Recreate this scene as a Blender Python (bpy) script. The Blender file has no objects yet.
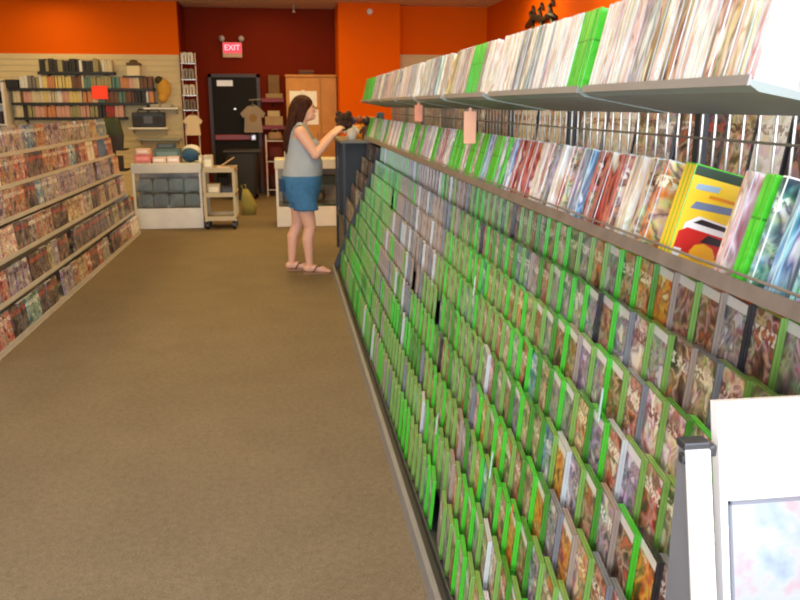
import bpy, bmesh, math, random
from mathutils import Vector, Matrix, Euler
rnd = random.Random(11)
SC = bpy.context.scene
COL = SC.collection
PI = math.pi
def R(d): return math.radians(d)

# ------------------------------------------------------------------ camera
CAM_H, FPX = 1.6, 800.0
PITCH, YAW = R(13.6987), R(8.0870)
cd = bpy.data.cameras.new('camera'); cam = bpy.data.objects.new('camera', cd); COL.objects.link(cam)
cd.sensor_width = 36.0; cd.lens = 36.0 * FPX / 800.0; cd.clip_start = 0.05; cd.clip_end = 100
cam.location = (0, 0, CAM_H)
cam.rotation_euler = (PI/2 - PITCH, 0, -YAW)
SC.camera = cam
CAMI = (Matrix.Translation((0, 0, CAM_H)) @ Euler((PI/2 - PITCH, 0, -YAW)).to_matrix().to_4x4()).inverted()
def px(p):
    c = CAMI @ Vector(p)
    if c.z > -0.05: return None
    return 400 - FPX*c.x/c.z, 300 + FPX*c.y/c.z

# ------------------------------------------------------------------ materials
def lin(c):
    out = []
    for v in c[:3]:
        v /= 255.0
        out.append(v/12.92 if v <= 0.04045 else ((v+0.055)/1.055)**2.4)
    return (*out, 1.0)
MATS = {}
def mat(name, rgb, rough=0.5, metal=0.0, vary=0.12, scale=6.0, emit=0.0, bump=0.0, spec=0.5):
    if name in MATS: return MATS[name]
    m = bpy.data.materials.new(name); m.use_nodes = True
    nt = m.node_tree; b = nt.nodes['Principled BSDF']
    tc = nt.nodes.new('ShaderNodeTexCoord'); no = nt.nodes.new('ShaderNodeTexNoise')
    no.inputs['Scale'].default_value = scale; no.inputs['Detail'].default_value = 4
    nt.links.new(tc.outputs['Object'], no.inputs['Vector'])
    mx = nt.nodes.new('ShaderNodeMix'); mx.data_type = 'RGBA'
    c = lin(rgb); d = tuple(v*(1-vary*1.6) for v in c[:3]) + (1,); u = tuple(min(1, v*(1+vary)) for v in c[:3]) + (1,)
    mx.inputs[6].default_value = d; mx.inputs[7].default_value = u
    nt.links.new(no.outputs['Fac'], mx.inputs[0]); nt.links.new(mx.outputs[2], b.inputs['Base Color'])
    b.inputs['Roughness'].default_value = rough; b.inputs['Metallic'].default_value = metal
    b.inputs['Specular IOR Level'].default_value = spec
    if emit:
        nt.links.new(mx.outputs[2], b.inputs['Emission Color']); b.inputs['Emission Strength'].default_value = emit
    if bump:
        bp = nt.nodes.new('ShaderNodeBump'); bp.inputs['Strength'].default_value = bump; bp.inputs['Distance'].default_value = 0.01
        nt.links.new(no.outputs['Fac'], bp.inputs['Height']); nt.links.new(bp.outputs['Normal'], b.inputs['Normal'])
    MATS[name] = m
    return m
def glass(name, tint=(225, 235, 235)):
    if name in MATS: return MATS[name]
    m = bpy.data.materials.new(name); m.use_nodes = True
    nt = m.node_tree; nt.nodes.clear()
    out = nt.nodes.new('ShaderNodeOutputMaterial'); mix = nt.nodes.new('ShaderNodeMixShader')
    tr = nt.nodes.new('ShaderNodeBsdfTransparent'); gl = nt.nodes.new('ShaderNodeBsdfGlossy')
    tr.inputs['Color'].default_value = lin(tint); gl.inputs['Roughness'].default_value = 0.06
    no = nt.nodes.new('ShaderNodeTexNoise'); no.inputs['Scale'].default_value = 3
    mr = nt.nodes.new('ShaderNodeMapRange'); mr.inputs['To Min'].default_value = 0.10; mr.inputs['To Max'].default_value = 0.22
    nt.links.new(no.outputs['Fac'], mr.inputs['Value'])
    nt.links.new(mr.outputs['Result'], mix.inputs['Fac']); nt.links.new(tr.outputs[0], mix.inputs[1]); nt.links.new(gl.outputs[0], mix.inputs[2])
    nt.links.new(mix.outputs[0], out.inputs['Surface'])
    MATS[name] = m
    return m
def cover_mat(name, pal, band=None, top=None, scale=18.0, seam=None, streak=False, ink=0.42):
    """printed paper insert: noisy picture in a palette, a title band, an optional light strip along the top"""
    m = bpy.data.materials.new('cover_' + name); m.use_nodes = True
    nt = m.node_tree; N = nt.nodes; L = nt.links; b = N['Principled BSDF']
    tc = N.new('ShaderNodeTexCoord'); oi = N.new('ShaderNodeObjectInfo')
    mul = N.new('ShaderNodeMath'); mul.operation = 'MULTIPLY'; mul.inputs[1].default_value = 93.0
    L.new(oi.outputs['Random'], mul.inputs[0])
    no = N.new('ShaderNodeTexNoise'); no.noise_dimensions = '4D'
    no.inputs['Scale'].default_value = scale; no.inputs['Detail'].default_value = 2.5; no.inputs['Distortion'].default_value = 0.6
    if streak:
        mp = N.new('ShaderNodeMapping'); mp.inputs['Scale'].default_value = (1, 1, 0.22); L.new(tc.outputs['Object'], mp.inputs['Vector']); L.new(mp.outputs[0], no.inputs['Vector'])
    else: L.new(tc.outputs['Object'], no.inputs['Vector'])
    L.new(mul.outputs[0], no.inputs['W'])
    cr = N.new('ShaderNodeValToRGB'); el = cr.color_ramp.elements
    pos = [0.36, 0.44, 0.50, 0.56, 0.63]
    el[0].position = pos[0]; el[0].color = lin(pal[0]); el[1].position = pos[-1]; el[1].color = lin(pal[-1])
    for p_, c_ in list(zip(pos, pal))[1:-1]:
        e = el.new(p_); e.color = lin(c_)
    L.new(no.outputs['Fac'], cr.inputs['Fac'])
    uv = N.new('ShaderNodeSeparateXYZ'); L.new(tc.outputs['UV'], uv.inputs[0])
    cur = cr.outputs['Color']
    if not seam:   # a second, finer layer of mixed inks over the picture
        n3 = N.new('ShaderNodeTexNoise'); n3.noise_dimensions = '4D'; n3.inputs['Scale'].default_value = scale*(1.9 if not streak else 1.2); n3.inputs['Detail'].default_value = 3
        if streak: L.new(mp.outputs[0], n3.inputs['Vector'])
        else: L.new(tc.outputs['Object'], n3.inputs['Vector'])
        m2 = N.new('ShaderNodeMath'); m2.operation = 'ADD'; m2.inputs[1].default_value = 31.7; L.new(mul.outputs[0], m2.inputs[0]); L.new(m2.outputs[0], n3.inputs['W'])
        br_ = N.new('ShaderNodeBrightContrast'); br_.inputs['Contrast'].default_value = 1.3; L.new(n3.outputs['Color'], br_.inputs['Color'])
        ov = N.new('ShaderNodeMix'); ov.data_type = 'RGBA'; ov.blend_type = 'OVERLAY'; ov.inputs[0].default_value = min(ink, 0.35) if streak else ink
        ov.clamp_result = True
        L.new(cur, ov.inputs[6]); L.new(br_.outputs['Color'], ov.inputs[7]); cur = ov.outputs[2]
    def bandmix(cur, v0, v1, col, fac=1.0, noisy=False):
        a = N.new('ShaderNodeMath'); a.operation = 'GREATER_THAN'; a.inputs[1].default_value = v0; L.new(uv.outputs['Y'], a.inputs[0])
        c = N.new('ShaderNodeMath'); c.operation = 'LESS_THAN'; c.inputs[1].default_value = v1; L.new(uv.outputs['Y'], c.inputs[0])
        d = N.new('ShaderNodeMath'); d.operation = 'MULTIPLY'; L.new(a.outputs[0], d.inputs[0]); L.new(c.outputs[0], d.inputs[1])
        f = N.new('ShaderNodeMath'); f.operation = 'MULTIPLY'; L.new(d.outputs[0], f.inputs[0]); f.inputs[1].default_value = fac
        if noisy:
            n2 = N.new('ShaderNodeTexNoise'); n2.noise_dimensions = '4D'; n2.inputs['Scale'].default_value = 95; n2.inputs['Detail'].default_value = 1
            L.new(tc.outputs['Object'], n2.inputs['Vector']); L.new(mul.outputs[0], n2.inputs['W'])
            g = N.new('ShaderNodeMath'); g.operation = 'GREATER_THAN'; g.inputs[1].default_value = 0.5; L.new(n2.outputs['Fac'], g.inputs[0])
            L.new(g.outputs[0], f.inputs[1])
        mx = N.new('ShaderNodeMix'); mx.data_type = 'RGBA'; L.new(f.outputs[0], mx.inputs[0]); L.new(cur, mx.inputs[6]); mx.inputs[7].default_value = lin(col)
        return mx.outputs[2]
    if band: cur = bandmix(cur, 0.70, 0.84, band, noisy=True)
    if top: cur = bandmix(cur, 0.89, 1.1, top, fac=0.9)
    if seam: cur = bandmix(cur, 0.60, 0.625, seam, fac=0.8)
    L.new(cur, b.inputs['Base Color']); b.inputs['Roughness'].default_value = 0.32
    b.inputs['Specular IOR Level'].default_value = 0.45
    return m
PAL = {
 'brown': cover_mat('brown', [(62,46,44),(134,104,92),(206,180,160),(120,84,70),(190,112,76)], band=(230,220,212)),
 'orange': cover_mat('orange', [(110,66,50),(214,130,66),(214,180,140),(120,96,90),(236,206,170)], band=(245,232,200)),
 'grey': cover_mat('grey', [(78,76,84),(140,130,128),(190,182,180),(126,108,104),(220,214,212)], band=(240,238,236)),
 'red': cover_mat('red', [(70,40,44),(166,70,62),(206,150,136),(118,72,72),(228,204,196)], band=(240,225,215)),
 'purple': cover_mat('purple', [(70,62,84),(130,114,136),(190,176,190),(110,90,104),(216,206,214)], band=(70,56,84)),
 'olive': cover_mat('olive', [(70,72,56),(126,122,92),(182,172,136),(110,92,76),(212,202,176)], band=(235,230,200)),
 'blue': cover_mat('blue', [(46,60,92),(84,116,160),(160,190,208),(104,110,126),(226,232,236)], band=(235,240,245)),
 'pink': cover_mat('pink', [(150,110,106),(206,172,162),(230,210,202),(172,134,126),(242,230,224)], band=(130,80,84)),
 'tan': cover_mat('tan', [(110,88,70),(176,148,120),(218,198,172),(140,112,92),(234,220,200)], band=(96,66,52)),
 'teal': cover_mat('teal', [(46,76,76),(96,138,132),(170,196,186),(84,106,106),(218,230,226)], band=(235,240,235)),
 'black': cover_mat('black', [(26,26,32),(66,58,64),(130,116,114),(50,42,48),(170,140,130)], band=(190,80,70)),
 'white': cover_mat('white', [(206,198,194),(236,233,229),(246,244,241),(222,212,204),(236,214,198)], band=(170,150,140), scale=18, ink=0.3),
 'cream': cover_mat('cream', [(184,164,140),(222,208,186),(240,232,216),(204,184,160),(246,240,230)], band=(150,90,70), ink=0.4),
 'green': cover_mat('green', [(60,176,40),(70,192,46),(84,204,56),(66,184,44),(96,210,66)], seam=(40,120,30), scale=8),
 'moss': cover_mat('moss', [(70,104,44),(110,160,60),(140,150,96),(120,104,80),(150,196,96)], band=(90,190,50)),
 'pinkwhite': cover_mat('pinkwhite', [(236,238,240),(228,228,230),(222,196,198),(214,128,138),(160,206,214)], scale=8, ink=0.12),
 'yellow': cover_mat('yellow', [(180,140,40),(228,196,64),(240,216,100),(200,160,60),(248,236,170)], band=(200,60,50)),
}
TOPPED = {
 'grey': cover_mat('grey_top', [(78,76,84),(132,126,128),(176,170,170),(112,104,104),(204,200,200)], top=(226,228,228)),
 'orange': cover_mat('orange_top', [(90,46,34),(206,112,44),(226,164,76),(130,66,40),(236,204,150)], top=(226,228,224)),
 'brown': cover_mat('brown_top', [(70,50,42),(140,104,84),(190,160,136),(96,70,58),(170,96,66)], top=(224,224,222)),
 'purple': cover_mat('purple_top', [(76,68,92),(124,108,136),(174,160,184),(98,84,104),(210,200,216)], top=(226,226,228)),
}
STREAK = {}
for k_, p_ in {'white': [(214,204,198),(238,236,232),(246,245,243),(226,214,204),(206,176,156)], 'cream': [(176,150,124),(224,210,188),(242,236,222),(206,186,160),(246,242,232)], 'brown': [(84,58,48),(150,110,86),(196,168,142),(110,78,62),(232,222,212)],
    'grey': [(90,88,92),(140,136,136),(190,186,184),(120,116,112),(226,222,220)], 'pink': [(170,96,90),(214,170,160),(236,214,206),(180,130,124),(246,236,230)], 'tan': [(130,100,72),(190,158,122),(224,204,174),(150,118,88),(240,226,204)],
    'red': [(96,36,36),(176,62,54),(214,120,100),(130,50,48),(236,206,190)], 'blue': [(60,90,140),(110,150,196),(170,204,226),(90,110,150),(232,238,242)], 'black': [(30,28,32),(60,56,60),(110,104,104),(44,40,46),(170,160,158)],
    'olive': [(90,110,50),(140,160,80),(180,190,120),(100,120,60),(220,220,170)], 'teal': [(90,140,130),(160,206,196),(206,232,224),(120,160,160),(232,242,238)]}.items():
    STREAK[k_] = cover_mat('spine_' + k_, p_, streak=True, scale=30)
def plastic(name, rgb, trans=0.25, rough=0.25):
    m = mat(name, rgb, rough, vary=0.08, scale=3)
    b = m.node_tree.nodes['Principled BSDF']; b.inputs['Transmission Weight'].default_value = trans*0
    b.inputs['Coat Weight'].default_value = 0.3
    return m
GREEN = plastic('green_case_plastic', (74, 190, 48))
DGREEN = plastic('dark_green_case_plastic', (70, 138, 42))
MOSS = plastic('moss_case_plastic', (122, 164, 78))
TAUPE = plastic('taupe_case_plastic', (158, 140, 128))
CLEAR = plastic('clear_case_plastic', (196, 200, 200))
WHITEP = plastic('white_case_plastic', (238, 238, 236))
BLACKP = plastic('black_case_plastic', (44, 44, 48))
GREYP = plastic('grey_case_plastic', (120, 124, 130))

M_METAL = mat('grey_painted_metal', (150, 148, 150), 0.4, 0.3)
M_LIP = mat('pale_metal_shelf_lip', (206, 200, 190), 0.4, 0.15)
M_DMETAL = mat('dark_metal', (70, 72, 74), 0.45, 0.4)
M_TRAY = mat('dark_grey_tray', (74, 76, 72), 0.5)
M_SHELFU = mat('grey_green_shelf', (138, 150, 146), 0.45, 0.2)
M_WIRE = mat('chrome_wire', (176, 170, 160), 0.3, 0.7)
M_WHITE = mat('white_laminate', (232, 228, 218), 0.45)
M_BLACK = mat('black_plastic', (26, 26, 28), 0.4)
M_BRIGHT = mat('bright_white_plastic', (250, 250, 250), 0.35, vary=0.01)

# ------------------------------------------------------------------ mesh helper
class MB:
    def __init__(self): self.bm = bmesh.new(); self.uv = None
    def quad(self, pts, uvs=None):
        vs = [self.bm.verts.new(p) for p in pts]; f = self.bm.faces.new(vs)
        if uvs:
            if self.uv is None: self.uv = self.bm.loops.layers.uv.new('UVMap')
            for l, t in zip(f.loops, uvs): l[self.uv].uv = t
        return f
    def box(self, c, s, rot=None, bevel=0.0):
        g = bmesh.ops.create_cube(self.bm, size=1.0); vs = g['verts']
        bmesh.ops.scale(self.bm, vec=s, verts=vs)
        if bevel:
            es = list({e for v in vs for e in v.link_edges})
            r = bmesh.ops.bevel(self.bm, geom=es, offset=bevel, segments=2, affect='EDGES', profile=0.6)
            vs = list({v for f in r['faces'] for v in f.verts} | {v for v in vs if v.is_valid})
            # collect the whole island
            seen = set(vs); st = list(vs)
            while st:
                v = st.pop()
                for e in v.link_edges:
                    o = e.other_vert(v)
                    if o not in seen: seen.add(o); st.append(o)
            vs = list(seen)
        if rot is not None: bmesh.ops.rotate(self.bm, cent=(0,0,0), matrix=rot, verts=vs)
        bmesh.ops.translate(self.bm, vec=c, verts=vs)
        return self
    def span(self, x0, x1, y0, y1, z0, z1, bevel=0.0):
        return self.box(((x0+x1)/2, (y0+y1)/2, (z0+z1)/2), (abs(x1-x0), abs(y1-y0), abs(z1-z0)), bevel=bevel)
    def prism(self, poly, axis, a0, a1):
        """poly: 2D outline; axis 'x','y','z' extrude direction"""
        def P(q, a): return {'x': (a, q[0], q[1]), 'y': (q[0], a, q[1]), 'z': (q[0], q[1], a)}[axis]
        A = [self.bm.verts.new(P(q, a0)) for q in poly]; B = [self.bm.verts.new(P(q, a1)) for q in poly]
        fs = [self.bm.faces.new(A), self.bm.faces.new(B[::-1])]
        n = len(poly)
        for i in range(n): fs.append(self.bm.faces.new((A[i], B[i], B[(i+1) % n], A[(i+1) % n])))
        bmesh.ops.recalc_face_normals(self.bm, faces=fs)
        return self
    def loft(self, rings, n=18, power=2.0):
        """rings: (cx,cy,cz, rx, ry) horizontal ellipses stacked, closed with caps"""
        prev = None; first = None; fs = []
        for (cx, cy, cz, rx, ry) in rings:
            cur = []
            for i in range(n):
                a = 2*PI*i/n; ca, sa = math.cos(a), math.sin(a)
                cur.append(self.bm.verts.new((cx + rx*math.copysign(abs(ca)**(2/power), ca), cy + ry*math.copysign(abs(sa)**(2/power), sa), cz)))
            if prev:
                for i in range(n): fs.append(self.bm.faces.new((prev[i], prev[(i+1) % n], cur[(i+1) % n], cur[i])))
            else: first = cur
            prev = cur
        fs.append(self.bm.faces.new(first[::-1])); fs.append(self.bm.faces.new(prev))
        bmesh.ops.recalc_face_normals(self.bm, faces=fs)
        return self
    def tube(self, pts, radii, n=10, cap=True):
        pts = [Vector(p) for p in pts]
        if not isinstance(radii, (list, tuple)): radii = [radii]*len(pts)
        prev = None; fs = []; ref = None
        for i, (p, r) in enumerate(zip(pts, radii)):
            t = (pts[min(i+1, len(pts)-1)] - pts[max(i-1, 0)]).normalized()
            if ref is None:
                ref = Vector((0, 0, 1)) if abs(t.z) < 0.9 else Vector((1, 0, 0))
            u = t.cross(ref).normalized(); v = t.cross(u)
            ref = u.cross(t) if True else ref
            cur = [self.bm.verts.new(p + r*(math.cos(2*PI*k/n)*u + math.sin(2*PI*k/n)*v)) for k in range(n)]
            if prev:
                for k in range(n): fs.append(self.bm.faces.new((prev[k], prev[(k+1) % n], cur[(k+1) % n], cur[k])))
            else: first = cur
            prev = cur
        if cap: fs.append(self.bm.faces.new(first[::-1])); fs.append(self.bm.faces.new(prev))
        bmesh.ops.recalc_face_normals(self.bm, faces=fs)
        return self
    def ell(self, c, r, n=16, rot=None):
        g = bmesh.ops.create_uvsphere(self.bm, u_segments=n, v_segments=max(6, n//2+2), radius=1.0)
        bmesh.ops.scale(self.bm, vec=r, verts=g['verts'])
        if rot is not None: bmesh.ops.rotate(self.bm, cent=(0,0,0), matrix=rot, verts=g['verts'])
        bmesh.ops.translate(self.bm, vec=c, verts=g['verts'])
        return self
    def capsule(self, pts, radii, n=12):
        self.tube(pts, radii, n)
        rr = radii if isinstance(radii, (list, tuple)) else [radii]*len(pts)
        for p, r in zip(pts, rr): self.ell(p, (r, r, r), n)
        return self
    def mesh(self, name, mats, smooth=False, offset=None):
        me = bpy.data.meshes.new(name)
        if offset is not None: bmesh.ops.translate(self.bm, vec=[-v for v in offset], verts=self.bm.verts[:])
        self.bm.to_mesh(me); self.bm.free()
        for m in (mats if isinstance(mats, (list, tuple)) else [mats]): me.materials.append(m)
        if smooth:
            for p in me.polygons: p.use_smooth = True
        return me
def worldloc(o):
    v = Vector((0, 0, 0))
    while o is not None: v += o.location; o = o.parent
    return v
def link(name, me, parent=None):
    o = bpy.data.objects.new(name, me); COL.objects.link(o)
    if parent is not None: o.parent = parent
    return o
def tag(o, label, cat, group=None, kind=None):
    o['label'] = label; o['category'] = cat
    if group: o['group'] = group
    if kind: o['kind'] = kind
    return o
def thing(name, label, cat, loc, group=None):
    o = bpy.data.objects.new(name, None); COL.objects.link(o); o.location = loc; o.empty_display_size = 0.1
    return tag(o, label, cat, group)
def part(name, mb, m, parent, smooth=False, label=None):
    """geometry given in world coordinates, stored relative to the parent"""
    o = link(name, mb.mesh(name, m, smooth, worldloc(parent)), parent)
    if label: o['label'] = label
    return o
def solo(name, mb, m, label, cat, loc, group=None, smooth=False):
    o = link(name, mb.mesh(name, m, smooth, Vector(loc))); o.location = loc
    return tag(o, label, cat, group)
def struct(name, mb, m, label=None):
    o = link(name, mb.mesh(name, m)); o['kind'] = 'structure'
    o['label'] = label or name.replace('_', ' ') + ' of the shop'
    return o
def remeshed(mb, voxel, smooth_it, name, m, offset, cut=None):
    me = mb.mesh(name + '_raw', m, False, offset)
    t = bpy.data.objects.new(name + '_tmp', me); COL.objects.link(t)
    md = t.modifiers.new('r', 'REMESH'); md.mode = 'VOXEL'; md.voxel_size = voxel; md.use_smooth_shade = True
    if smooth_it:
        s = t.modifiers.new('s', 'SMOOTH'); s.factor = 0.5; s.iterations = smooth_it
    dg = bpy.context.evaluated_depsgraph_get(); dg.update()
    out = bpy.data.meshes.new_from_object(t.evaluated_get(dg), depsgraph=dg)
    bpy.data.objects.remove(t); out.name = name
    if cut:
        bm = bmesh.new(); bm.from_mesh(out)
        off = Vector(offset)
        bmesh.ops.delete(bm, geom=[v for v in bm.verts if cut(v.co + off)], context='VERTS')
        bm.to_mesh(out); bm.free()
    out.materials.clear(); out.materials.append(m)
    for p in out.polygons: p.use_smooth = True
    return out
ONES = 'zeroth first second third fourth fifth sixth seventh eighth ninth tenth eleventh twelfth thirteenth fourteenth fifteenth sixteenth seventeenth eighteenth nineteenth'.split()
TENS = {2: 'twent', 3: 'thirt', 4: 'fort', 5: 'fift', 6: 'sixt', 7: 'sevent', 8: 'eight', 9: 'ninet'}
def nth(n):
    if n < 20: return ONES[n]
    if n >= 100: return 'hundred-and-' + nth(n-100) if n > 100 else 'hundredth'
    t, u = divmod(n, 10)
    return TENS[t] + 'ieth' if u == 0 else TENS[t] + 'y-' + ONES[u]

# ------------------------------------------------------------------ room
def carpet_mat():
    m = bpy.data.materials.new('tan_loop_carpet'); m.use_nodes = True
    nt = m.node_tree; N = nt.nodes; L = nt.links; b = N['Principled BSDF']
    tc = N.new('ShaderNodeTexCoord')
    n1 = N.new('ShaderNodeTexNoise'); n1.inputs['Scale'].default_value = 130; n1.inputs['Detail'].default_value = 3
    n2 = N.new('ShaderNodeTexNoise'); n2.inputs['Scale'].default_value = 3.0; n2.inputs['Detail'].default_value = 5
    n3 = N.new('ShaderNodeTexNoise'); n3.inputs['Scale'].default_value = 34; n3.inputs['Detail'].default_value = 3
    for n in (n1, n2, n3): L.new(tc.outputs['Object'], n.inputs['Vector'])
    cr = N.new('ShaderNodeValToRGB'); cr.color_ramp.elements[0].position = 0.30; cr.color_ramp.elements[1].position = 0.72
    cr.color_ramp.elements[0].color = lin((114, 101, 80)); cr.color_ramp.elements[1].color = lin((156, 140, 117))
    a = N.new('ShaderNodeMath'); a.operation = 'MULTIPLY'; a.inputs[1].default_value = 0.7; L.new(n1.outputs['Fac'], a.inputs[0])
    c = N.new('ShaderNodeMath'); c.operation = 'MULTIPLY_ADD'; c.inputs[1].default_value = 0.3; L.new(n3.outputs['Fac'], c.inputs[0]); L.new(a.outputs[0], c.inputs[2])
    L.new(c.outputs[0], cr.inputs['Fac'])
    mx = N.new('ShaderNodeMix'); mx.data_type = 'RGBA'; mx.blend_type = 'MULTIPLY'; mx.inputs[0].default_value = 0.35
    L.new(cr.outputs['Color'], mx.inputs[6]); L.new(n2.outputs['Color'], mx.inputs[7])
    g = N.new('ShaderNodeRGBToBW'); L.new(n2.outputs['Color'], g.inputs[0])
    L.new(g.outputs[0], mx.inputs[7])
    L.new(mx.outputs[2], b.inputs['Base Color']); b.inputs['Roughness'].default_value = 0.95; b.inputs['Specular IOR Level'].default_value = 0.1
    bp = N.new('ShaderNodeBump'); bp.inputs['Strength'].default_value = 0.5; bp.inputs['Distance'].default_value = 0.006
    L.new(c.outputs[0], bp.inputs['Height']); L.new(bp.outputs['Normal'], b.inputs['Normal'])
    return m
M_ORANGE = mat('orange_wall_paint', (226, 98, 0), 0.75, vary=0.06, scale=0.6, spec=0.08)
M_RED = mat('dark_red_wall_paint', (118, 36, 10), 0.75, vary=0.06, scale=0.6, spec=0.08)
M_SLAT = mat('cream_slatwall', (216, 198, 150), 0.6, vary=0.05, spec=0.2)
M_CEIL = mat('ceiling_tile', (214, 196, 160), 0.9, vary=0.05)
M_WALL = mat('cream_wall_paint', (206, 196, 180), 0.8, vary=0.04)
XL, XR, YF, YB, ZC = -6.2, 3.62, -3.2, 15.2, 3.27
YO = 14.45
struct('floor', MB().span(XL, XR, YF, YB, -0.1, 0), carpet_mat(), 'tan loop-pile carpet of the shop floor')
struct('ceiling', MB().span(XL, XR, YF, YB, ZC, ZC+0.1), M_CEIL, 'pale ceiling over the shop')
struct('wall_back', MB().span(-1.72, 1.06, YB, YB+0.1, 0, ZC), M_RED, 'dark red back wall of the recess with the exit door')
struct('wall_back_left', MB().span(XL, -1.70, YO, YB+0.1, 0, ZC), M_ORANGE, 'orange back wall above the cream slatwall')
struct('wall_back_column', MB().span(0.97, 2.02, 14.2, YB+0.1, 0, ZC), M_ORANGE, 'orange column beside the wooden cabinet')
struct('wall_back_right', MB().span(2.02, XR, YO+0.1, YB+0.1, 0, ZC), M_ORANGE, 'orange back wall on the rack side above cream slatwall')
struct('wall_recess', MB().span(-1.70, -1.675, YO, YB, 0, ZC), M_RED, 'dark red side wall of the recess')
struct('wall_right', MB().span(XR, XR+0.1, YF, YB, 0, ZC), M_ORANGE, 'orange side wall behind the game rack')
struct('wall_left', MB().span(XL-0.1, XL, YF, YB, 0, ZC), M_WALL, 'cream side wall outside the picture')
fw = MB()
for a in ((XL, -4.5, 0, ZC), (3.2, XR, 0, ZC), (-4.5, 3.2, 0, 0.35), (-4.5, 3.2, 2.9, ZC)): fw.span(a[0], a[1], YF-0.1, YF, a[2], a[3])
struct('wall_front', fw, M_WALL, 'shop front wall round the display window')
wf = MB()
for x in (-4.5, -1.95, 0.6, 3.15): wf.span(x, x+0.05, YF-0.08, YF-0.02, 0.35, 2.9)
struct('window_1', wf, M_DMETAL, 'dark mullions of the shop front window')
def slats(x0, x1, y, z0, z1, name, label):
    s = MB(); s.span(x0, x1, y-0.012, y-0.001, z0, z1)
    z = z0+0.004
    while z < z1-0.02:
        s.span(x0, x1, y-0.032, y-0.010, z, min(z+0.082, z1)); z += 0.095
    struct(name, s, M_SLAT, label)
slats(XL, -1.705, YO, 0.05, 2.42, 'wall_slat_left', 'cream slatwall panels below the orange paint')
slats(2.02, XR, YO+0.1, 0.05, 2.46, 'wall_slat_right', 'cream slatwall panels behind the far end of the game rack')
struct('baseboard_back', MB().span(-1.67, 0.97, YB-0.015, YB, 0, 0.1), mat('dark_base', (60, 36, 30), 0.6), 'dark baseboard of the recess wall')

# ------------------------------------------------------------------ cases
CW, CH, CT = 0.144, 0.2027, 0.0148
def case_mesh(name, m):
    b = MB()
    # shell: back half, front half with a fine seam between, rounded spine edge and thumb notch side
    b.box((CT*0.27, 0, CH/2), (CT*0.46, CW, CH), bevel=0.0012)
    b.box((CT*0.76, 0, CH/2), (CT*0.46, CW, CH), bevel=0.0012)
    b.box((CT*0.5, CW/2-0.004, CH/2), (CT*0.8, 0.0074, CH-0.003))
    b.box((CT*0.5, 0, CH/2), (CT*0.5, CW-0.006, CH-0.006))
    return b.mesh(name, m)
def cover_mesh(name, m):
    b = MB(); e = 0.0006
    y0, y1 = -CW/2+0.003, CW/2-0.0015; z0, z1 = 0.003, CH-0.003
    b.quad([(-e, y1, z0), (-e, y0, z0), (-e, y0, z1), (-e, y1, z1)], [(0, 0), (1, 0), (1, 1), (0, 1)])
    b.quad([(CT-0.001, CW/2+e, z0), (0.001, CW/2+e, z0), (0.001, CW/2+e, z1), (CT-0.001, CW/2+e, z1)], [(-.1, 0), (0, 0), (0, 1), (-.1, 1)])
    return b.mesh(name, m)
CASE_ME = {k: case_mesh('case_' + k, m) for k, m in dict(green=GREEN, dgreen=DGREEN, moss=MOSS, taupe=TAUPE, clear=CLEAR, white=WHITEP, black=BLACKP, grey=GREYP).items()}
COVER_ME = cover_mesh('case_cover', PAL['brown'])
COVER_MES = {}
def cover_for(m):
    if m.name not in COVER_MES:
        c = COVER_ME.copy(); c.materials.clear(); c.materials.append(m); COVER_MES[m.name] = c
    return COVER_MES[m.name]
PROTO = {}
def place_case(name, M, shell, cov, label, cat, group):
    """one game or film box: shell (own mesh) + printed cover (child); copied from the first of its kind"""
    if name not in PROTO:
        o = bpy.data.objects.new(name, CASE_ME[shell]); c = bpy.data.objects.new('cover', cover_for(cov)); PROTO[name] = (o, c)
    else:
        o, c = PROTO[name][0].copy(), PROTO[name][1].copy()
        o.data = CASE_ME[shell]; c.data = cover_for(cov)
    COL.objects.link(o); COL.objects.link(c); c.parent = o; c.matrix_parent_inverse = Matrix()
    o.matrix_basis = M
    return tag(o, label, cat, group)
class Mass:
    """far cases that are too many to count, kept as one object per rack region"""
    def __init__(self): self.v = []; self.f = []; self.mi = []; self.uv = []; self.mats = []
    def idx(self, m):
        if m not in self.mats: self.mats.append(m)
        return self.mats.index(m)
    def add(self, M, shell, cov):
        for me in (CASE_ME[shell], cover_for(cov)):
            b = len(self.v); self.v.extend(M @ v.co for v in me.vertices)
            k = self.idx(me.materials[0]); uvl = me.uv_layers.active
            for p in me.polygons:
                self.f.append([b+i for i in p.vertices]); self.mi.append(k)
                self.uv.extend([tuple(uvl.data[i].uv) if uvl else (0, 0) for i in p.loop_indices])
    def build(self, name, label, cat):
        me = bpy.data.meshes.new(name); me.from_pydata([tuple(v) for v in self.v], [], self.f)
        for m in self.mats: me.materials.append(m)
        me.polygons.foreach_set('material_index', self.mi)
        u = me.uv_layers.new(name='UVMap')
        for i, t in enumerate(self.uv): u.data[i].uv = t
        return tag(link(name, me), label, cat, kind='stuff')
def RY(d): return Matrix.Rotation(R(d), 4, 'Y')
def RZ(d): return Matrix.Rotation(R(d), 4, 'Z')
def T(x, y, z): return Matrix.Translation((x, y, z))

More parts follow.
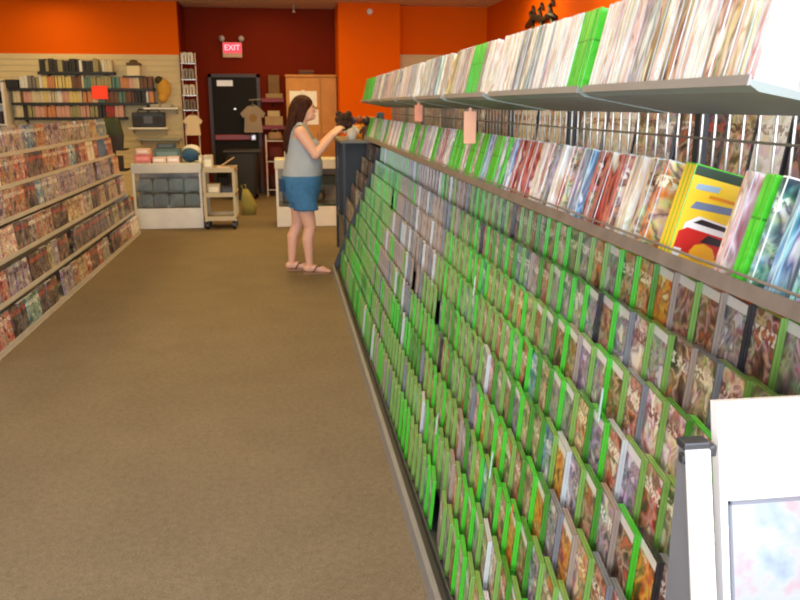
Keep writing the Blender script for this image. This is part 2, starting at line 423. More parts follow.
# ------------------------------------------------------------------ the game rack
Y0, Y1 = 1.10, 7.86
def rackx(z): return 0.425 + 0.4*z
ROWZ = [1.212 - 0.125*k for k in range(8)] + [0.218]       # tops of the covers in each row
TH = 5.0
rack = thing('game_rack', 'long grey metal game rack sloping up beside the aisle, filled with green-edged cases', 'display rack', (0.9, 4.5, 0))
b = MB()
b.prism([(0.45, 0.0), (1.35, 0.0), (1.35, 0.012), (0.45, 0.012)], 'y', Y0, Y1)
part('base', b, M_DMETAL, rack)
part('kick_plate', MB().prism([(0.425, 0.0), (0.445, 0.0), (0.453, 0.05), (0.433, 0.05)], 'y', Y0, Y1), M_METAL, rack)
part('back_panel', MB().prism([(0.60, 0.012), (0.62, 0.012), (1.10, 1.13), (1.08, 1.13)], 'y', Y0, Y1), M_TRAY, rack)
for z in ROWZ:
    zb = z - CH*math.cos(R(TH)) - 0.0015; xb = rackx(z) - CH*math.sin(R(TH))
    t = MB().prism([(xb+0.003, zb-0.003), (xb+0.003, zb), (xb+0.12, zb-0.012), (xb+0.12, zb-0.015)], 'y', Y0+0.01, Y1-0.01)
    if z > 0.25:
        part('tray', t, M_TRAY, rack)
    else:
        t.span(xb-0.010, xb-0.006, Y0+0.01, Y1-0.01, 0.012, 0.05); part('tray', t, M_TRAY, rack)
# rail shelf, tilted back 15 degrees
TU = 15.0; cu, su = math.cos(R(TU)), math.sin(R(TU))
def tilted(x, z, a, c):  # point a along the shelf (backwards), c above it
    return (x + a*cu + c*su, z - a*su + c*cu)
RX, RZ0, YR0 = 0.772, 1.290, 1.02
sh = MB().prism([tilted(RX, RZ0, 0, 0), tilted(RX, RZ0, 0.21, 0), tilted(RX, RZ0, 0.21, -0.006), tilted(RX, RZ0, 0, -0.006)], 'y', YR0, Y1)
rs = part('rail_shelf', sh, M_METAL, rack)
rl = MB().prism([tilted(RX, RZ0, -0.010, -0.012), tilted(RX, RZ0, -0.002, -0.012), tilted(RX, RZ0, -0.002, 0.016), tilted(RX, RZ0, -0.010, 0.016)], 'y', YR0, Y1)
rl.tube([(RX-0.003, YR0, RZ0+0.027), (RX-0.003, Y1, RZ0+0.027)], 0.003, 8)
part('front_rail', rl, mat('brown_grey_rail', (142, 132, 126), 0.4, 0.4, vary=0.3, scale=14), rs)
# wire grid behind the shelves
g = MB(); y = YR0+0.02; gx = 1.03
while y < Y1:
    g.tube([(gx, y, 1.24), (gx, y, 1.86)], 0.0035, 6); y += 0.062
for z in (1.25, 1.43, 1.52, 1.84): g.tube([(gx-0.006, YR0, z), (gx-0.006, Y1, z)], 0.0035, 6)
part('wire_grid', g, M_WIRE, rack)
USEC = [(1.222, 1.955), (1.99, 2.90), (2.98, 3.72), (3.80, 4.55), (4.63, 5.38), (5.46, 6.2), (6.28, 7.02), (7.10, 7.80)]
for yy in [1.14, 1.972, 2.94, 3.76, 4.59, 5.42, 6.24, 7.06, 7.83]:
    u = part('upright', MB().prism([(1.14, 0.012), (1.165, 0.012), (1.165, 1.16), (1.075, 1.30), (1.075, 1.86), (1.05, 1.86), (1.05, 1.28), (1.14, 1.15)], 'y', yy-0.014, yy+0.014), M_DMETAL, rack)
    part('bracket', MB().prism([tilted(RX, RZ0, 0.02, -0.0065), tilted(RX, RZ0, 0.21, -0.0065), (1.049, 1.24), (1.049, 1.20), tilted(RX, RZ0, 0.12, -0.018)], 'y', yy-0.004, yy+0.004), M_DMETAL, u)
UX, UZ, UT = 0.735, 1.6405, 13.0
ucu, usu = math.cos(R(UT)), math.sin(R(UT))
def utilt(a, c): return (UX + a*ucu + c*usu, UZ - a*usu + c*ucu)
for (a, c) in USEC:
    s = MB().prism([utilt(0, 0), utilt(0.25, 0), utilt(0.25, -0.005), utilt(0.02, -0.016), utilt(0, -0.009)], 'y', a, c)
    us = part('upper_shelf', s, M_SHELFU, rack)
    part('shelf_lip', MB().prism([utilt(-0.004, -0.011), utilt(0, -0.011), utilt(0, 0.006), utilt(-0.004, 0.006)], 'y', a, c), M_METAL, us)
ep = [(0.43, 0.0), (1.35, 0.0), (1.35, 1.1), (1.1, 1.12), (0.91, 1.18)]
part('end_panel', MB().prism(ep, 'y', Y1+0.002, Y1+0.02), M_DMETAL, rack)

# --- face-out cases in nine sloping rows, lapped like shingles
PHI = -8.6; PITCHY = 0.106
def zone(y, k):
    """which palettes stand where along the rack"""
    if y < 2.1: return ['brown', 'orange', 'grey', 'purple', 'brown', 'red', 'olive', 'pink'], 0.62
    if y < 4.2: return ['brown', 'grey', 'red', 'purple', 'tan', 'orange', 'pink', 'olive', 'blue', 'brown', 'grey'], 0.88
    if y < 5.9 and k < 6: return ['pink', 'grey', 'tan', 'brown', 'white', 'pink', 'purple'], 0.10
    if y < 5.4: return ['brown', 'grey', 'tan', 'olive', 'pink'], 0.75
    return ['moss', 'olive', 'brown', 'tan', 'moss', 'tan', 'grey', 'pink'], 0.92
ROWNAME = ['first row under the rail'] + [nth(k) + ' row under the rail' for k in range(2, 9)] + ['bottom row by the floor']
cand = []
for k, z in enumerate(ROWZ):
    y = Y0 + 0.09 + 0.01*(k % 3); n = 0
    while y < Y1 - 0.08:
        n += 1
        if rnd.random() > 0.012:
            pals, pg = zone(y + rnd.uniform(-.15, .15), k)
            pal = rnd.choice(pals); green = rnd.random() < pg
            shell = rnd.choice(['green', 'green', 'dgreen', 'moss', 'moss', 'moss'] if y < 5.4 else ['green', 'moss', 'dgreen', 'moss', 'moss']) if green else rnd.choice(['clear', 'taupe', 'taupe', 'grey', 'black'] if y < 3.9 else ['taupe', 'taupe', 'taupe', 'clear', 'grey'])
            xt = rackx(z) + rnd.uniform(-0.0002, 0.0002)
            fx = xt - CH*math.sin(R(TH)); zb = z - CH*math.cos(R(TH))
            M = T(fx + CW/2*math.sin(R(-PHI)), y, zb) @ RY(TH) @ RZ(PHI)
            p = px((xt, y, z - 0.06))
            hid = p is None or p[0] > 806 or p[1] > 640 or (p[0] > 712 and p[1] > 425)
            cand.append((M, shell, pal, k, n, y, green, hid))
        y += PITCHY
vis = sorted([c for c in cand if not c[7]], key=lambda c: c[5])
LIMIT = 300
far = Mass(); nf = 0
for i, (M, shell, pal, k, n, y, green, hid) in enumerate(vis):
    cov = PAL[pal]
    if y < 2.5 and pal in TOPPED and rnd.random() < 0.55: cov = TOPPED[pal]
    if i < LIMIT:
        what = {'green': 'bright green-edged', 'dgreen': 'dark green-edged', 'moss': 'dull green-edged', 'taupe': 'taupe-edged', 'clear': 'clear-edged', 'grey': 'grey-edged', 'black': 'black-edged'}[shell]
        place_case('game_case', M, shell, cov, f'{what} game case with {pal} cover, {nth(n)} from kiosk end, {ROWNAME[k]}', 'game case', 'face-out game cases on the sloping rows of the game rack')
    else:
        far.add(M, shell, cov); nf += 1
for c in cand:
    if c[7] and c[5] < 1.75 and px((rackx(ROWZ[c[3]]), c[5], ROWZ[c[3]])) : far.add(c[0], c[1], PAL[c[2]])
far.build('packed_game_cases', 'dense mass of small green-edged game cases on the sloping rows towards the far rack end', 'game cases')

# --- spine-out cases on the rail shelf, loosely filled
def spine_M(x, z, y, yaw=90.0, a=0.004, tilt=TU):
    # spine (+Y side of the case) towards the aisle, cover towards the shop front
    q = tilted(x, z, a + CW/2 + 0.002, 0.001) if tilt == TU else utilt(a + CW/2 + 0.002, 0.001)
    return T(q[0], y, q[1]) @ RY(tilt) @ RZ(yaw)
RAILPAL = [('white', ['white', 'clear']), ('red', ['clear']), ('cream', ['white', 'clear']), ('brown', ['clear']), ('blue', ['clear']), ('tan', ['clear']), ('pink', ['white']), ('grey', ['clear', 'grey'])]
y = 1.255; n = 0; seq = []
fixed = [  # (y of the case nearest the kiosk, palette, shell, count)
 (1.055, 'blue', 'green', 1), (1.10, 'blue', 'green', 2), (1.185, 'blue', 'clear', 1), (1.24, 'teal', 'white', 1), (1.272, 'green', 'green', 2), (1.335, 'pink', 'clear', 2),
 (1.545, 'YELLOW', 'green', 3), (1.665, 'orange', 'clear', 2), (1.72, 'tan', 'clear', 2)]
for (yy, pal, shell, cnt) in fixed:
    for j in range(cnt): seq.append((yy + j*0.0158, pal, shell))
y = 1.79
while y < Y1 - 0.05:
    if y > 2.85 and rnd.random() < (0.42 if y < 3.6 else 0.22): pal, sh_, cnt = 'green', 'green', rnd.randint(2, 6)
    else:
        pal, shs = rnd.choice(RAILPAL); sh_ = rnd.choice(shs); cnt = rnd.choice([1, 1, 2, 2, 3])
    for j in range(cnt):
        if y > Y1 - 0.03: break
        seq.append((y, pal, sh_)); y += 0.0160
    y += rnd.uniform(0.015, 0.055 if y < 2.9 else 0.03)
for n, (y, pal, shell) in enumerate(seq, 1):
    if pal == 'YELLOW': continue
    place_case('shelved_game', spine_M(RX, RZ0, y, 90 + rnd.uniform(-.4, .4)), shell, STREAK.get(pal, PAL[pal]) if pal not in ('orange',) and n % 5 else PAL[pal],
        f'{pal} spined game case standing on the rail shelf, {nth(n)} from the kiosk end', 'game case', 'spine-out games along the rail shelf')
# yellow racing case at the front of its pair
ye = mat('yellow_cover_print', (238, 200, 52), 0.35, vary=0.05)
for j in (2, 1, 0):
    M = spine_M(RX, RZ0, 1.545 + j*0.0160, 90)
    o = bpy.data.objects.new('racing_game', CASE_ME['green']); COL.objects.link(o); o.matrix_basis = M
    tag(o, ['yellow racing game case on the rail shelf with a red car on its cover', 'yellow-spined game case tucked directly behind the yellow racing game', 'rearmost of the three yellow-spined game cases on the rail shelf'][j], 'game case', 'spine-out games along the rail shelf')
    c = link('cover', cover_for(ye), o)
    if j == 0:
        def flat(name, poly, m, lift):
            k = MB(); k.quad([(-0.0006-lift, CW/2-0.0015-u*(CW-0.0045), 0.003+v*(CH-0.006)) for u, v in poly]) if len(poly) == 4 else k.bm.faces.new([k.bm.verts.new((-0.0006-lift, CW/2-0.0015-u*(CW-0.0045), 0.003+v*(CH-0.006))) for u, v in poly])
            return link(name, k.mesh(name, m), c)
        flat('title_band', [(0, .90), (1, .90), (1, 1), (0, 1)], mat('dark_green_band', (30, 60, 40), 0.4), .0004)
        flat('title_streak', [(.08, .76), (.46, .775), (.48, .84), (.1, .82)], mat('pale_blue_print', (150, 180, 200), 0.4), .0004)
        flat('title_streak', [(.34, .70), (.92, .70), (.92, .735), (.34, .735)], mat('orange_print', (226, 140, 40), 0.4), .0004)
        flat('title_streak', [(.1, .56), (.9, .59), (.94, .67), (.16, .64)], mat('steel_blue_print', (110, 130, 160), 0.4), .0004)
        flat('car_print', [(.10, .40), (.28, .50), (.80, .47), (.96, .40), (.98, .33), (.1, .33)], mat('white_print', (235, 235, 235), 0.4), .0004)
        flat('car_print', [(.22, .42), (.34, .475), (.74, .455), (.88, .40)], mat('dark_print', (36, 36, 44), 0.4), .0007)
        flat('car_print', [(.04, .12), (.04, .30), (.16, .36), (.80, .34), (.96, .27), (.98, .12), (.5, .07)], mat('red_print', (200, 40, 36), 0.4), .0007)
        flat('car_print', [(.42, .24), (.52, .33), (.84, .31), (.92, .24)], mat('dark_print', (36, 36, 44), 0.4), .001)
        flat('roundel_print', [(.3, .12), (.36, .2), (.5, .235), (.66, .2), (.74, .12), (.7, .05), (.36, .05)], mat('orange_roundel', (246, 180, 40), 0.4), .0013)
        flat('rating_box', [(.05, .03), (.17, .03), (.17, .13), (.05, .13)], mat('white_print', (235, 235, 235), 0.4), .0012)

# --- spine-out cases packed on the upper shelves
UP = {0: ['white', 'cream', 'brown', 'grey', 'white', 'pink', 'tan', 'white'], 1: ['white', 'white', 'cream', 'white', 'grey', 'tan'], 2: ['green', 'olive', 'white', 'tan', 'brown', 'cream'],
      3: ['white', 'blue', 'tan', 'grey', 'cream', 'brown', 'teal'], 4: ['grey', 'white', 'cream', 'pink', 'white'], 5: ['grey', 'white', 'black', 'grey', 'pink'], 6: ['black', 'grey', 'purple', 'white'], 7: ['green', 'olive', 'black', 'grey']}
UPN = ['front', 'second', 'third', 'fourth', 'fifth', 'sixth', 'seventh', 'last']
seq = []
for s, (a, c) in enumerate(USEC):
    y = a + 0.014; n = 0
    while y < c - 0.016:
        if s == 1 and y < a + 0.10: pal, cnt = 'green', 8
        elif s == 0 and y < a + 0.03: pal, cnt = 'pink', 1
        elif s == 2 and a + 0.14 < y < a + 0.34: pal, cnt = 'green', 6
        elif s == 7 and y < a + 0.3: pal, cnt = 'green', 6
        else: pal, cnt = rnd.choice(UP[s]), rnd.randint(2, 7)
        for j in range(cnt):
            if y > c - 0.016: break
            n += 1
            seq.append((s, n, y, pal, spine_M(UX, UZ, y, 90, a=0.006 + rnd.uniform(0, .006), tilt=UT))); y += 0.0156
        if rnd.random() < 0.25 and s != 1: y += rnd.uniform(0.0, 0.012)
mass2 = Mass()
for i, (s, n, y, pal, M) in enumerate(seq):
    shell = 'green' if pal in ('green', 'olive') else rnd.choice(['clear', 'white', 'clear', 'black' if pal == 'black' else 'clear'])
    cov = STREAK.get(pal, PAL[pal]) if i > 0 else PAL['pinkwhite']
    if i < 300:
        place_case('slim_game', M, shell, cov, f'{pal} spined game case, {nth(n)} from the kiosk end of the {UPN[s]} upper shelf', 'game case', 'spine-out games packed on the upper shelves')
    else: mass2.add(M, shell, cov)
mass2.build('packed_slim_games', 'far run of tightly packed game spines on the last upper shelves', 'game cases')

# --- cases on the other side of the gondola, seen through the wire grid
mass3 = Mass(); y = YR0 + 0.08
while y < Y1 - 0.1:
    if rnd.random() < 0.9:
        mass3.add(T(1.25 + rnd.uniform(0, .03), y, 1.382) @ RY(8), rnd.choice(['clear', 'grey', 'black', 'black']), PAL[rnd.choice(['tan', 'grey', 'brown', 'white', 'black', 'cream', 'brown', 'tan'])])
    y += 0.152
mass3.build('rear_game_cases', 'row of brown and grey cases seen through the wire grid behind the rail shelf', 'game cases')
part('rear_shelf', MB().span(1.17, 1.50, YR0, Y1, 1.365, 1.377), M_METAL, rack)
part('rear_panel', MB().span(1.36, 1.37, YR0, Y1, 1.378, 1.84), mat('brown_back_board', (112, 92, 70), .7, vary=.4, scale=7), rack)

# --- divider cards and shelf tags
for i, (p, sz, c_, lab) in enumerate([
    ((0.70, 3.30, 1.455), (0.05, 0.004, 0.13), (236, 172, 140), 'large peach paper tag hanging under the upper shelves'),
    ((0.70, 4.60, 1.50), (0.045, 0.004, 0.09), (230, 150, 120), 'small peach paper tag hanging under the upper shelves, farther from the kiosk')]):
    k = MB().box((p[0]+0.06, p[1], p[2]+0.055), sz)
    k.box((p[0]+0.06, p[1], p[2]+0.055+sz[2]/2+0.004), (0.012, 0.006, 0.02))
    solo('paper_tag', k, mat(f'peach_tag_{i}', c_, 0.7), lab, 'tag', (p[0]+0.06, p[1], p[2]))
def divider(y, k, rgb, lab, h=0.07, w=0.035):
    z = ROWZ[k]; x = rackx(z)
    m = MB().box((0, 0, h/2), (0.003, w, h), bevel=0.0008)
    m.box((0, 0, h+0.004), (0.003, w*0.7, 0.01))
    o = link('divider_card', m.mesh('divider_card', mat('card_' + lab[:12], rgb, 0.5)))
    o.matrix_basis = T(x+0.001, y, z-0.006) @ RY(TH) @ RZ(-20)
    tag(o, lab, 'divider card')
ROWCARD = []
divider(3.17, 3, (245, 245, 245), 'white divider card standing up out of the fourth row under the rail')
divider(2.92, 7, (222, 226, 230), 'pale grey divider card standing in the eighth row under the rail')
divider(2.27, 6, (214, 232, 236), 'pale blue divider card standing in the seventh row under the rail')
divider(1.80, 3, (196, 226, 230), 'pale aqua divider card in the fourth row, nearer the kiosk')
divider(2.02, 6, (230, 60, 40), 'small red sticker card in the seventh row under the rail', h=0.02, w=0.03)

# ------------------------------------------------------------------ kiosk at the near end
kx0, kx1 = 0.607, 1.06
kio = thing('demo_kiosk', 'white tilted demo kiosk with a pale glowing screen at the near rack end', 'kiosk', (0.8, 0.9, 0))
def kp(z): return 1.012 - 0.243*(1.183 - z)   # y of the tilted face
part('panel', MB().prism([(kp(1.183), 1.183), (kp(1.183)+0.02, 1.179), (kp(0.76)+0.02, 0.76), (kp(0.76), 0.76)], 'x', kx0, kx1), M_BRIGHT, kio)
f = MB(); zs0, zs1 = 0.80, 1.044; xs0, xs1 = 0.6173, 1.0
for (a, c, d, e) in ((xs0, xs1, zs1-0.004, zs1), (xs0, xs0+0.0035, zs0, zs1), (xs0, xs1, zs0, zs0+0.004), (xs1-0.004, xs1, zs0, zs1)):
    f.prism([(kp(d)-0.006, d), (kp(d)+0.001, d), (kp(e)+0.001, e), (kp(e)-0.006, e)], 'x', a, c)
part('screen_frame', f, mat('grey_bezel', (110, 112, 122), 0.4), kio)
def screen_mat():
    m = bpy.data.materials.new('kiosk_screen_glow'); m.use_nodes = True
    nt = m.node_tree; N = nt.nodes; L = nt.links; b_ = N['Principled BSDF']
    tc = N.new('ShaderNodeTexCoord'); no = N.new('ShaderNodeTexNoise'); no.inputs['Scale'].default_value = 16; no.inputs['Detail'].default_value = 3
    L.new(tc.outputs['Object'], no.inputs['Vector'])
    cr = N.new('ShaderNodeValToRGB'); el = cr.color_ramp.elements
    el[0].position = 0.36; el[0].color = lin((190, 205, 235)); el[1].position = 0.66; el[1].color = lin((245, 215, 225))
    e = el.new(0.46); e.color = lin((214, 236, 250)); e = el.new(0.55); e.color = lin((240, 246, 252))
    L.new(no.outputs['Fac'], cr.inputs['Fac']); L.new(cr.outputs['Color'], b_.inputs['Emission Color'])
    b_.inputs['Emission Strength'].default_value = 0.95; b_.inputs['Base Color'].default_value = (0.02, 0.02, 0.03, 1); b_.inputs['Roughness'].default_value = 0.15
    return m
part('screen', MB().prism([(kp(zs0)-0.003, zs0), (kp(zs0)+0.0005, zs0), (kp(zs1)+0.0005, zs1), (kp(zs1)-0.003, zs1)], 'x', xs0, xs1), screen_mat(), kio)
sp = part('side_post', MB().prism([(0.9786, 1.128), (1.003, 1.128), (1.003, 0.0), (0.74, 0.0), (0.896, 0.808)], 'x', 0.548, 0.577), mat('grey_kiosk_side', (128, 130, 138), 0.45), kio)
part('front_strip', MB().prism([(0.9733, 1.127), (0.9786, 1.128), (0.896, 0.808), (0.744, 0.02), (0.738, 0.02), (0.890, 0.808)], 'x', 0.5445, 0.580), M_BRIGHT, sp, label='bright white front strip')
part('clip', MB().box((0.563, 0.99, 1.132), (0.040, 0.026, 0.012), bevel=0.003).box((0.588, 0.992, 1.120), (0.018, 0.018, 0.018), bevel=0.004).box((0.548, 0.985, 1.112), (0.012, 0.014, 0.014), bevel=0.003), M_DMETAL, sp)
part('pedestal', MB().span(0.585, 1.02, 0.86, 1.0, 0.03, 0.80, bevel=0.01), M_WHITE, kio)
part('foot', MB().span(0.56, 1.06, 0.73, 1.02, 0.0, 0.03, bevel=0.006), M_DMETAL, kio)

# ------------------------------------------------------------------ film rack on the other side of the aisle
LY0, LY1 = 4.9, 10.56
lr = thing('film_rack', 'long white metal rack with six sloping shelves of films along the aisle', 'display rack', (-2.2, 7.2, 0))
LZ = [0.028, 0.276, 0.528, 0.770, 0.995, 1.222]
def lx(z): return -(1.86 + 0.25*z)
part('base', MB().prism([(-1.862, 0), (-1.88, 0.026), (-2.7, 0.026), (-2.7, 0)], 'y', LY0, LY1), M_LIP, lr)
part('back_panel', MB().prism([(-2.075, 0.03), (-2.06, 0.03), (-2.42, 1.42), (-2.435, 1.42)], 'y', LY0, LY1), mat('cream_back_panel', (168, 158, 146), 0.6), lr)
for z in LZ:
    x = lx(z)
    s = part('shelf', MB().prism([(x, z), (x, z-0.008), (x-0.15, z-0.043), (x-0.15, z-0.035)], 'y', LY0, LY1) if z > 0.1 else MB().prism([(x, z), (x, z-0.002), (x-0.15, z-0.002), (x-0.15, z)], 'y', LY0, LY1), M_LIP, lr)
    part('shelf_lip', MB().prism([(x, z-0.016), (x+0.006, z-0.016), (x+0.006, z+0.018), (x, z+0.018)], 'y', LY0, LY1), M_LIP, s)
part('end_panel', MB().prism([(-1.88, 0.0), (-2.7, 0.0), (-2.7, 1.40), (-2.40, 1.42), (lx(1.2)-0.01, 1.2)], 'y', LY1+0.002, LY1+0.02), M_WHITE, lr)
DV = ['grey', 'purple', 'red', 'brown', 'black', 'white', 'blue', 'orange', 'teal', 'black', 'brown', 'black', 'grey', 'purple', 'blue']
DVR = {3: ['grey', 'purple', 'purple', 'black', 'grey', 'purple', 'blue'], 4: ['red', 'red', 'brown', 'black', 'black', 'brown', 'blue', 'cream'], 5: ['white', 'brown', 'grey', 'grey', 'tan', 'blue', 'brown'], 0: ['teal', 'white', 'red', 'black', 'tan', 'grey', 'black'], 1: ['black', 'purple', 'olive', 'black', 'grey', 'pink'], 2: ['pink', 'brown', 'black', 'grey', 'black', 'tan']}
DSH = ['bottom', 'second', 'third', 'fourth', 'fifth', 'top']
for k, z in enumerate(LZ):
    y = LY1 - 0.10; n = 0; run = None; left = 0
    while y > LY0 + 0.1:
        n += 1
        if left <= 0: run = rnd.choice(DVR[k] if rnd.random() < 0.8 else DV); left = rnd.randint(1, 3)
        left -= 1
        p = px((lx(z), y, z + 0.1))
        if p[0] > -110 and rnd.random() > 0.03:
            lean = 5 + rnd.uniform(-2, 1.5)
            x = lx(z) - 0.008
            M = T(x, y, z + (0.0040 if z < 0.1 else 0.0015)) @ RZ(180) @ RY(lean) @ RZ(rnd.uniform(-2, 2)) @ Matrix.Diagonal((1.06, 1.06, 1.06, 1))
            place_case('film_case', M, rnd.choice(['black', 'black', 'clear', 'grey']), PAL[run],
                f'{run} film case, {nth(n)} from the counter end, {DSH[k]} shelf of the white film rack', 'film case', 'face-out films on the white rack')
        y -= 0.1590 + rnd.uniform(0, 0.01)

# ------------------------------------------------------------------ back of the shop: wall shelves and books
M_BSHELF = mat('black_wall_shelf', (28, 24, 22), 0.5)
BOOKC = {'cream': (214, 200, 160), 'white': (230, 226, 214), 'brown': (112, 74, 46), 'olive': (160, 150, 104), 'teal': (88, 130, 118), 'black': (38, 34, 34), 'red': (170, 44, 38), 'pink': (212, 160, 140), 'orange': (206, 136, 84), 'grey': (128, 120, 112), 'yellow': (222, 200, 120), 'navy': (44, 48, 78)}
def book_mesh(w, h, d, rgb, nm):
    b = MB()   # boards, rounded spine, page block
    b.span(-w/2, -w/2+0.003, 0, d, 0, h); b.span(w/2-0.003, w/2, 0, d, 0, h)
    b.prism([(-w/2, 0.003), (-w*0.3, -0.003), (w*0.3, -0.003), (w/2, 0.003), (w/2, 0.006), (-w/2, 0.006)], 'z', 0, h)
    return b.mesh('book', [mat('book_' + nm, rgb, 0.55, vary=0.35, scale=30)])
def pages_mesh(w, h, d):
    return MB().span(-w/2+0.003, w/2-0.003, 0.006, d-0.004, 0.004, h-0.004).mesh('pages', mat('book_pages', (226, 214, 186), 0.8))
SHELVES = [('top', -3.93, -2.74, 2.13, ['black', 'olive', 'cream', 'white', 'cream', 'pink', 'white', 'grey']),
           ('second', -4.40, -2.12, 1.87, ['olive', 'cream', 'brown', 'cream', 'pink', 'teal', 'cream', 'white', 'grey', 'cream', 'yellow', 'orange']),
           ('third', -4.38, -2.10, 1.64, ['brown', 'white', 'black', 'grey', 'cream', 'white', 'pink', 'cream', 'cream', 'teal', 'orange', 'yellow']),
           ('lowest', -4.36, -2.60, 1.405, ['orange', 'red', 'pink', 'black', 'olive', 'cream', 'brown', 'pink'])]
for nm, x0, x1, z, cols in SHELVES:
    t = thing('wall_shelf', f'{nm} black wall shelf of books hung on the cream slatwall', 'shelf', ((x0+x1)/2, YO-0.16, z-0.02), 'black book shelves on the slatwall')
    part('board', MB().span(x0, x1, YO-0.27, YO-0.034, z-0.045, z, bevel=0.004), M_BSHELF, t)
    br = MB()
    for x in (x0+0.15, (x0+x1)/2, x1-0.15): br.prism([(YO-0.033, z-0.046), (YO-0.24, z-0.046), (YO-0.033, z-0.12)], 'x', x-0.008, x+0.008)
    part('bracket', br, M_DMETAL, t)
    x = x0 + (0.17 if nm == 'second' else 0.03); n = 0; run = 0
    while x < x1 - 0.06:
        if run <= 0: c = rnd.choice(cols); run = rnd.randint(1, 3)
        run -= 1; n += 1
        w = rnd.choice([0.032, 0.045, 0.06, 0.075]); h = rnd.uniform(0.165, 0.20) if nm != 'top' else rnd.uniform(.17, .21); d = 0.15
        if nm == 'top' and n < 8: c = 'black' if n % 3 else 'olive'
        if nm == 'top' and -3.0 < x < -2.95: x += 0.06; continue
        o = link('book', book_mesh(w, h, d, BOOKC[c], c)); o.location = (x + w/2, YO-0.235, z+0.001)
        tag(o, f'{c} book, {nth(n)} from the shelf end away from the door, {nm} black wall shelf', 'book', 'books on the black wall shelves')
        link('pages', pages_mesh(w, h, d), o)
        x += w + rnd.choice([0.002, 0.003, 0.012])
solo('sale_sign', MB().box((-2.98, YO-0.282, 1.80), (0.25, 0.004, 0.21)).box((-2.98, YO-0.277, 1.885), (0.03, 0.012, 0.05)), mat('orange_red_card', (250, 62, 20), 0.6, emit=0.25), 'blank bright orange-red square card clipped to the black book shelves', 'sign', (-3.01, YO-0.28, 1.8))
t = thing('storage_box', 'cream box with a brown lid on the end of the second wall shelf', 'box', (-2.43, YO-0.15, 2.13))
part('carton', MB().span(-2.53, -2.33, YO-0.24, YO-0.06, 2.07, 2.23, bevel=0.006), mat('cream_card', (232, 218, 176), 0.7), t)
part('lid', MB().span(-2.535, -2.325, YO-0.245, YO-0.055, 2.23, 2.28, bevel=0.006).ell((-2.43, YO-0.15, 2.29), (0.07, 0.05, 0.04)), mat('brown_lid', (96, 74, 46), 0.7), t)
t2 = thing('wall_shelf', 'short dark wall shelf holding the cream box', 'shelf', (-2.43, YO-0.15, 2.06), 'black book shelves on the slatwall')
part('board', MB().span(-2.6, -2.26, YO-0.26, YO-0.034, 2.04, 2.069), M_BSHELF, t2)
# yellow plush on the slatwall
t = thing('plush_toy', 'round golden yellow plush toy with dark top hanging on slatwall', 'toy', (-2.02, YO-0.14, 1.72))
part('body', MB().ell((-1.975, YO-0.14, 1.86), (0.115, 0.09, 0.17)).ell((-2.0, YO-0.15, 1.72), (0.085, 0.08, 0.085)), mat('golden_plush', (206, 156, 60), 0.9, bump=0.4), t, True)
part('hat', MB().ell((-2.04, YO-0.14, 2.0), (0.07, 0.07, 0.07)), mat('dark_olive_felt', (64, 58, 34), 0.9), t, True)
part('hook', MB().tube([(-2.05, YO-0.034, 2.07), (-2.05, YO-0.14, 2.07)], 0.005, 6), M_WIRE, t)
# white glass shelves and the black stereo
def wallshelf(x0, x1, z, m, lab, d=0.34):
    t = thing('wall_shelf', lab, 'shelf', ((x0+x1)/2, YO-0.2, z), 'pale wall shelves by the door')
    part('board', MB().span(x0, x1, YO-d, YO-0.034, z-0.03, z, bevel=0.003), m, t)
    part('bracket', MB().prism([(YO-0.033, z-0.031), (YO-d+0.05, z-0.031), (YO-0.033, z-0.12)], 'x', x0+0.04, x0+0.055).prism([(YO-0.033, z-0.031), (YO-d+0.05, z-0.031), (YO-0.033, z-0.12)], 'x', x1-0.055, x1-0.04), M_WIRE, t)
wallshelf(-2.56, -1.93, 1.235, M_WHITE, 'white wall shelf under the black stereo')
wallshelf(-2.30, -1.74, 1.56, M_WHITE, 'short white wall shelf above the black stereo')
wallshelf(-2.46, -1.74, 1.05, mat('grey_glass_shelf', (150, 158, 150), 0.2), 'grey glass wall shelf below the white one')
t = thing('stereo', 'black portable stereo on the white wall shelf', 'stereo', (-2.24, YO-0.2, 1.235))
part('cabinet', MB().span(-2.5, -1.98, YO-0.3, YO-0.08, 1.236, 1.48, bevel=0.02), M_BLACK, t)
for x in (-2.4, -2.08): part('speaker_grille', MB().tube([(x, YO-0.302, 1.35), (x, YO-0.307, 1.35)], 0.075, 20), mat('speaker_cloth', (52, 52, 54), 0.8), t)
part('handle', MB().tube([(-2.42, YO-0.19, 1.475), (-2.40, YO-0.19, 1.525), (-2.08, YO-0.19, 1.525), (-2.06, YO-0.19, 1.475)], 0.011, 8), M_BLACK, t)
part('deck', MB().span(-2.31, -2.17, YO-0.304, YO-0.298, 1.3, 1.42), mat('deck_grey', (84, 84, 88), 0.4), t)
t = thing('parcel', 'grey and cream parcel lying on the short white wall shelf', 'parcel', (-2.0, YO-0.18, 1.56))
part('wrapping', MB().span(-2.2, -1.85, YO-0.28, YO-0.06, 1.561, 1.615, bevel=0.02), mat('grey_wrap', (168, 164, 146), 0.7), t)
part('string', MB().span(-2.04, -2.02, YO-0.283, YO-0.058, 1.5605, 1.618), mat('twine', (120, 96, 60), 0.8), t)
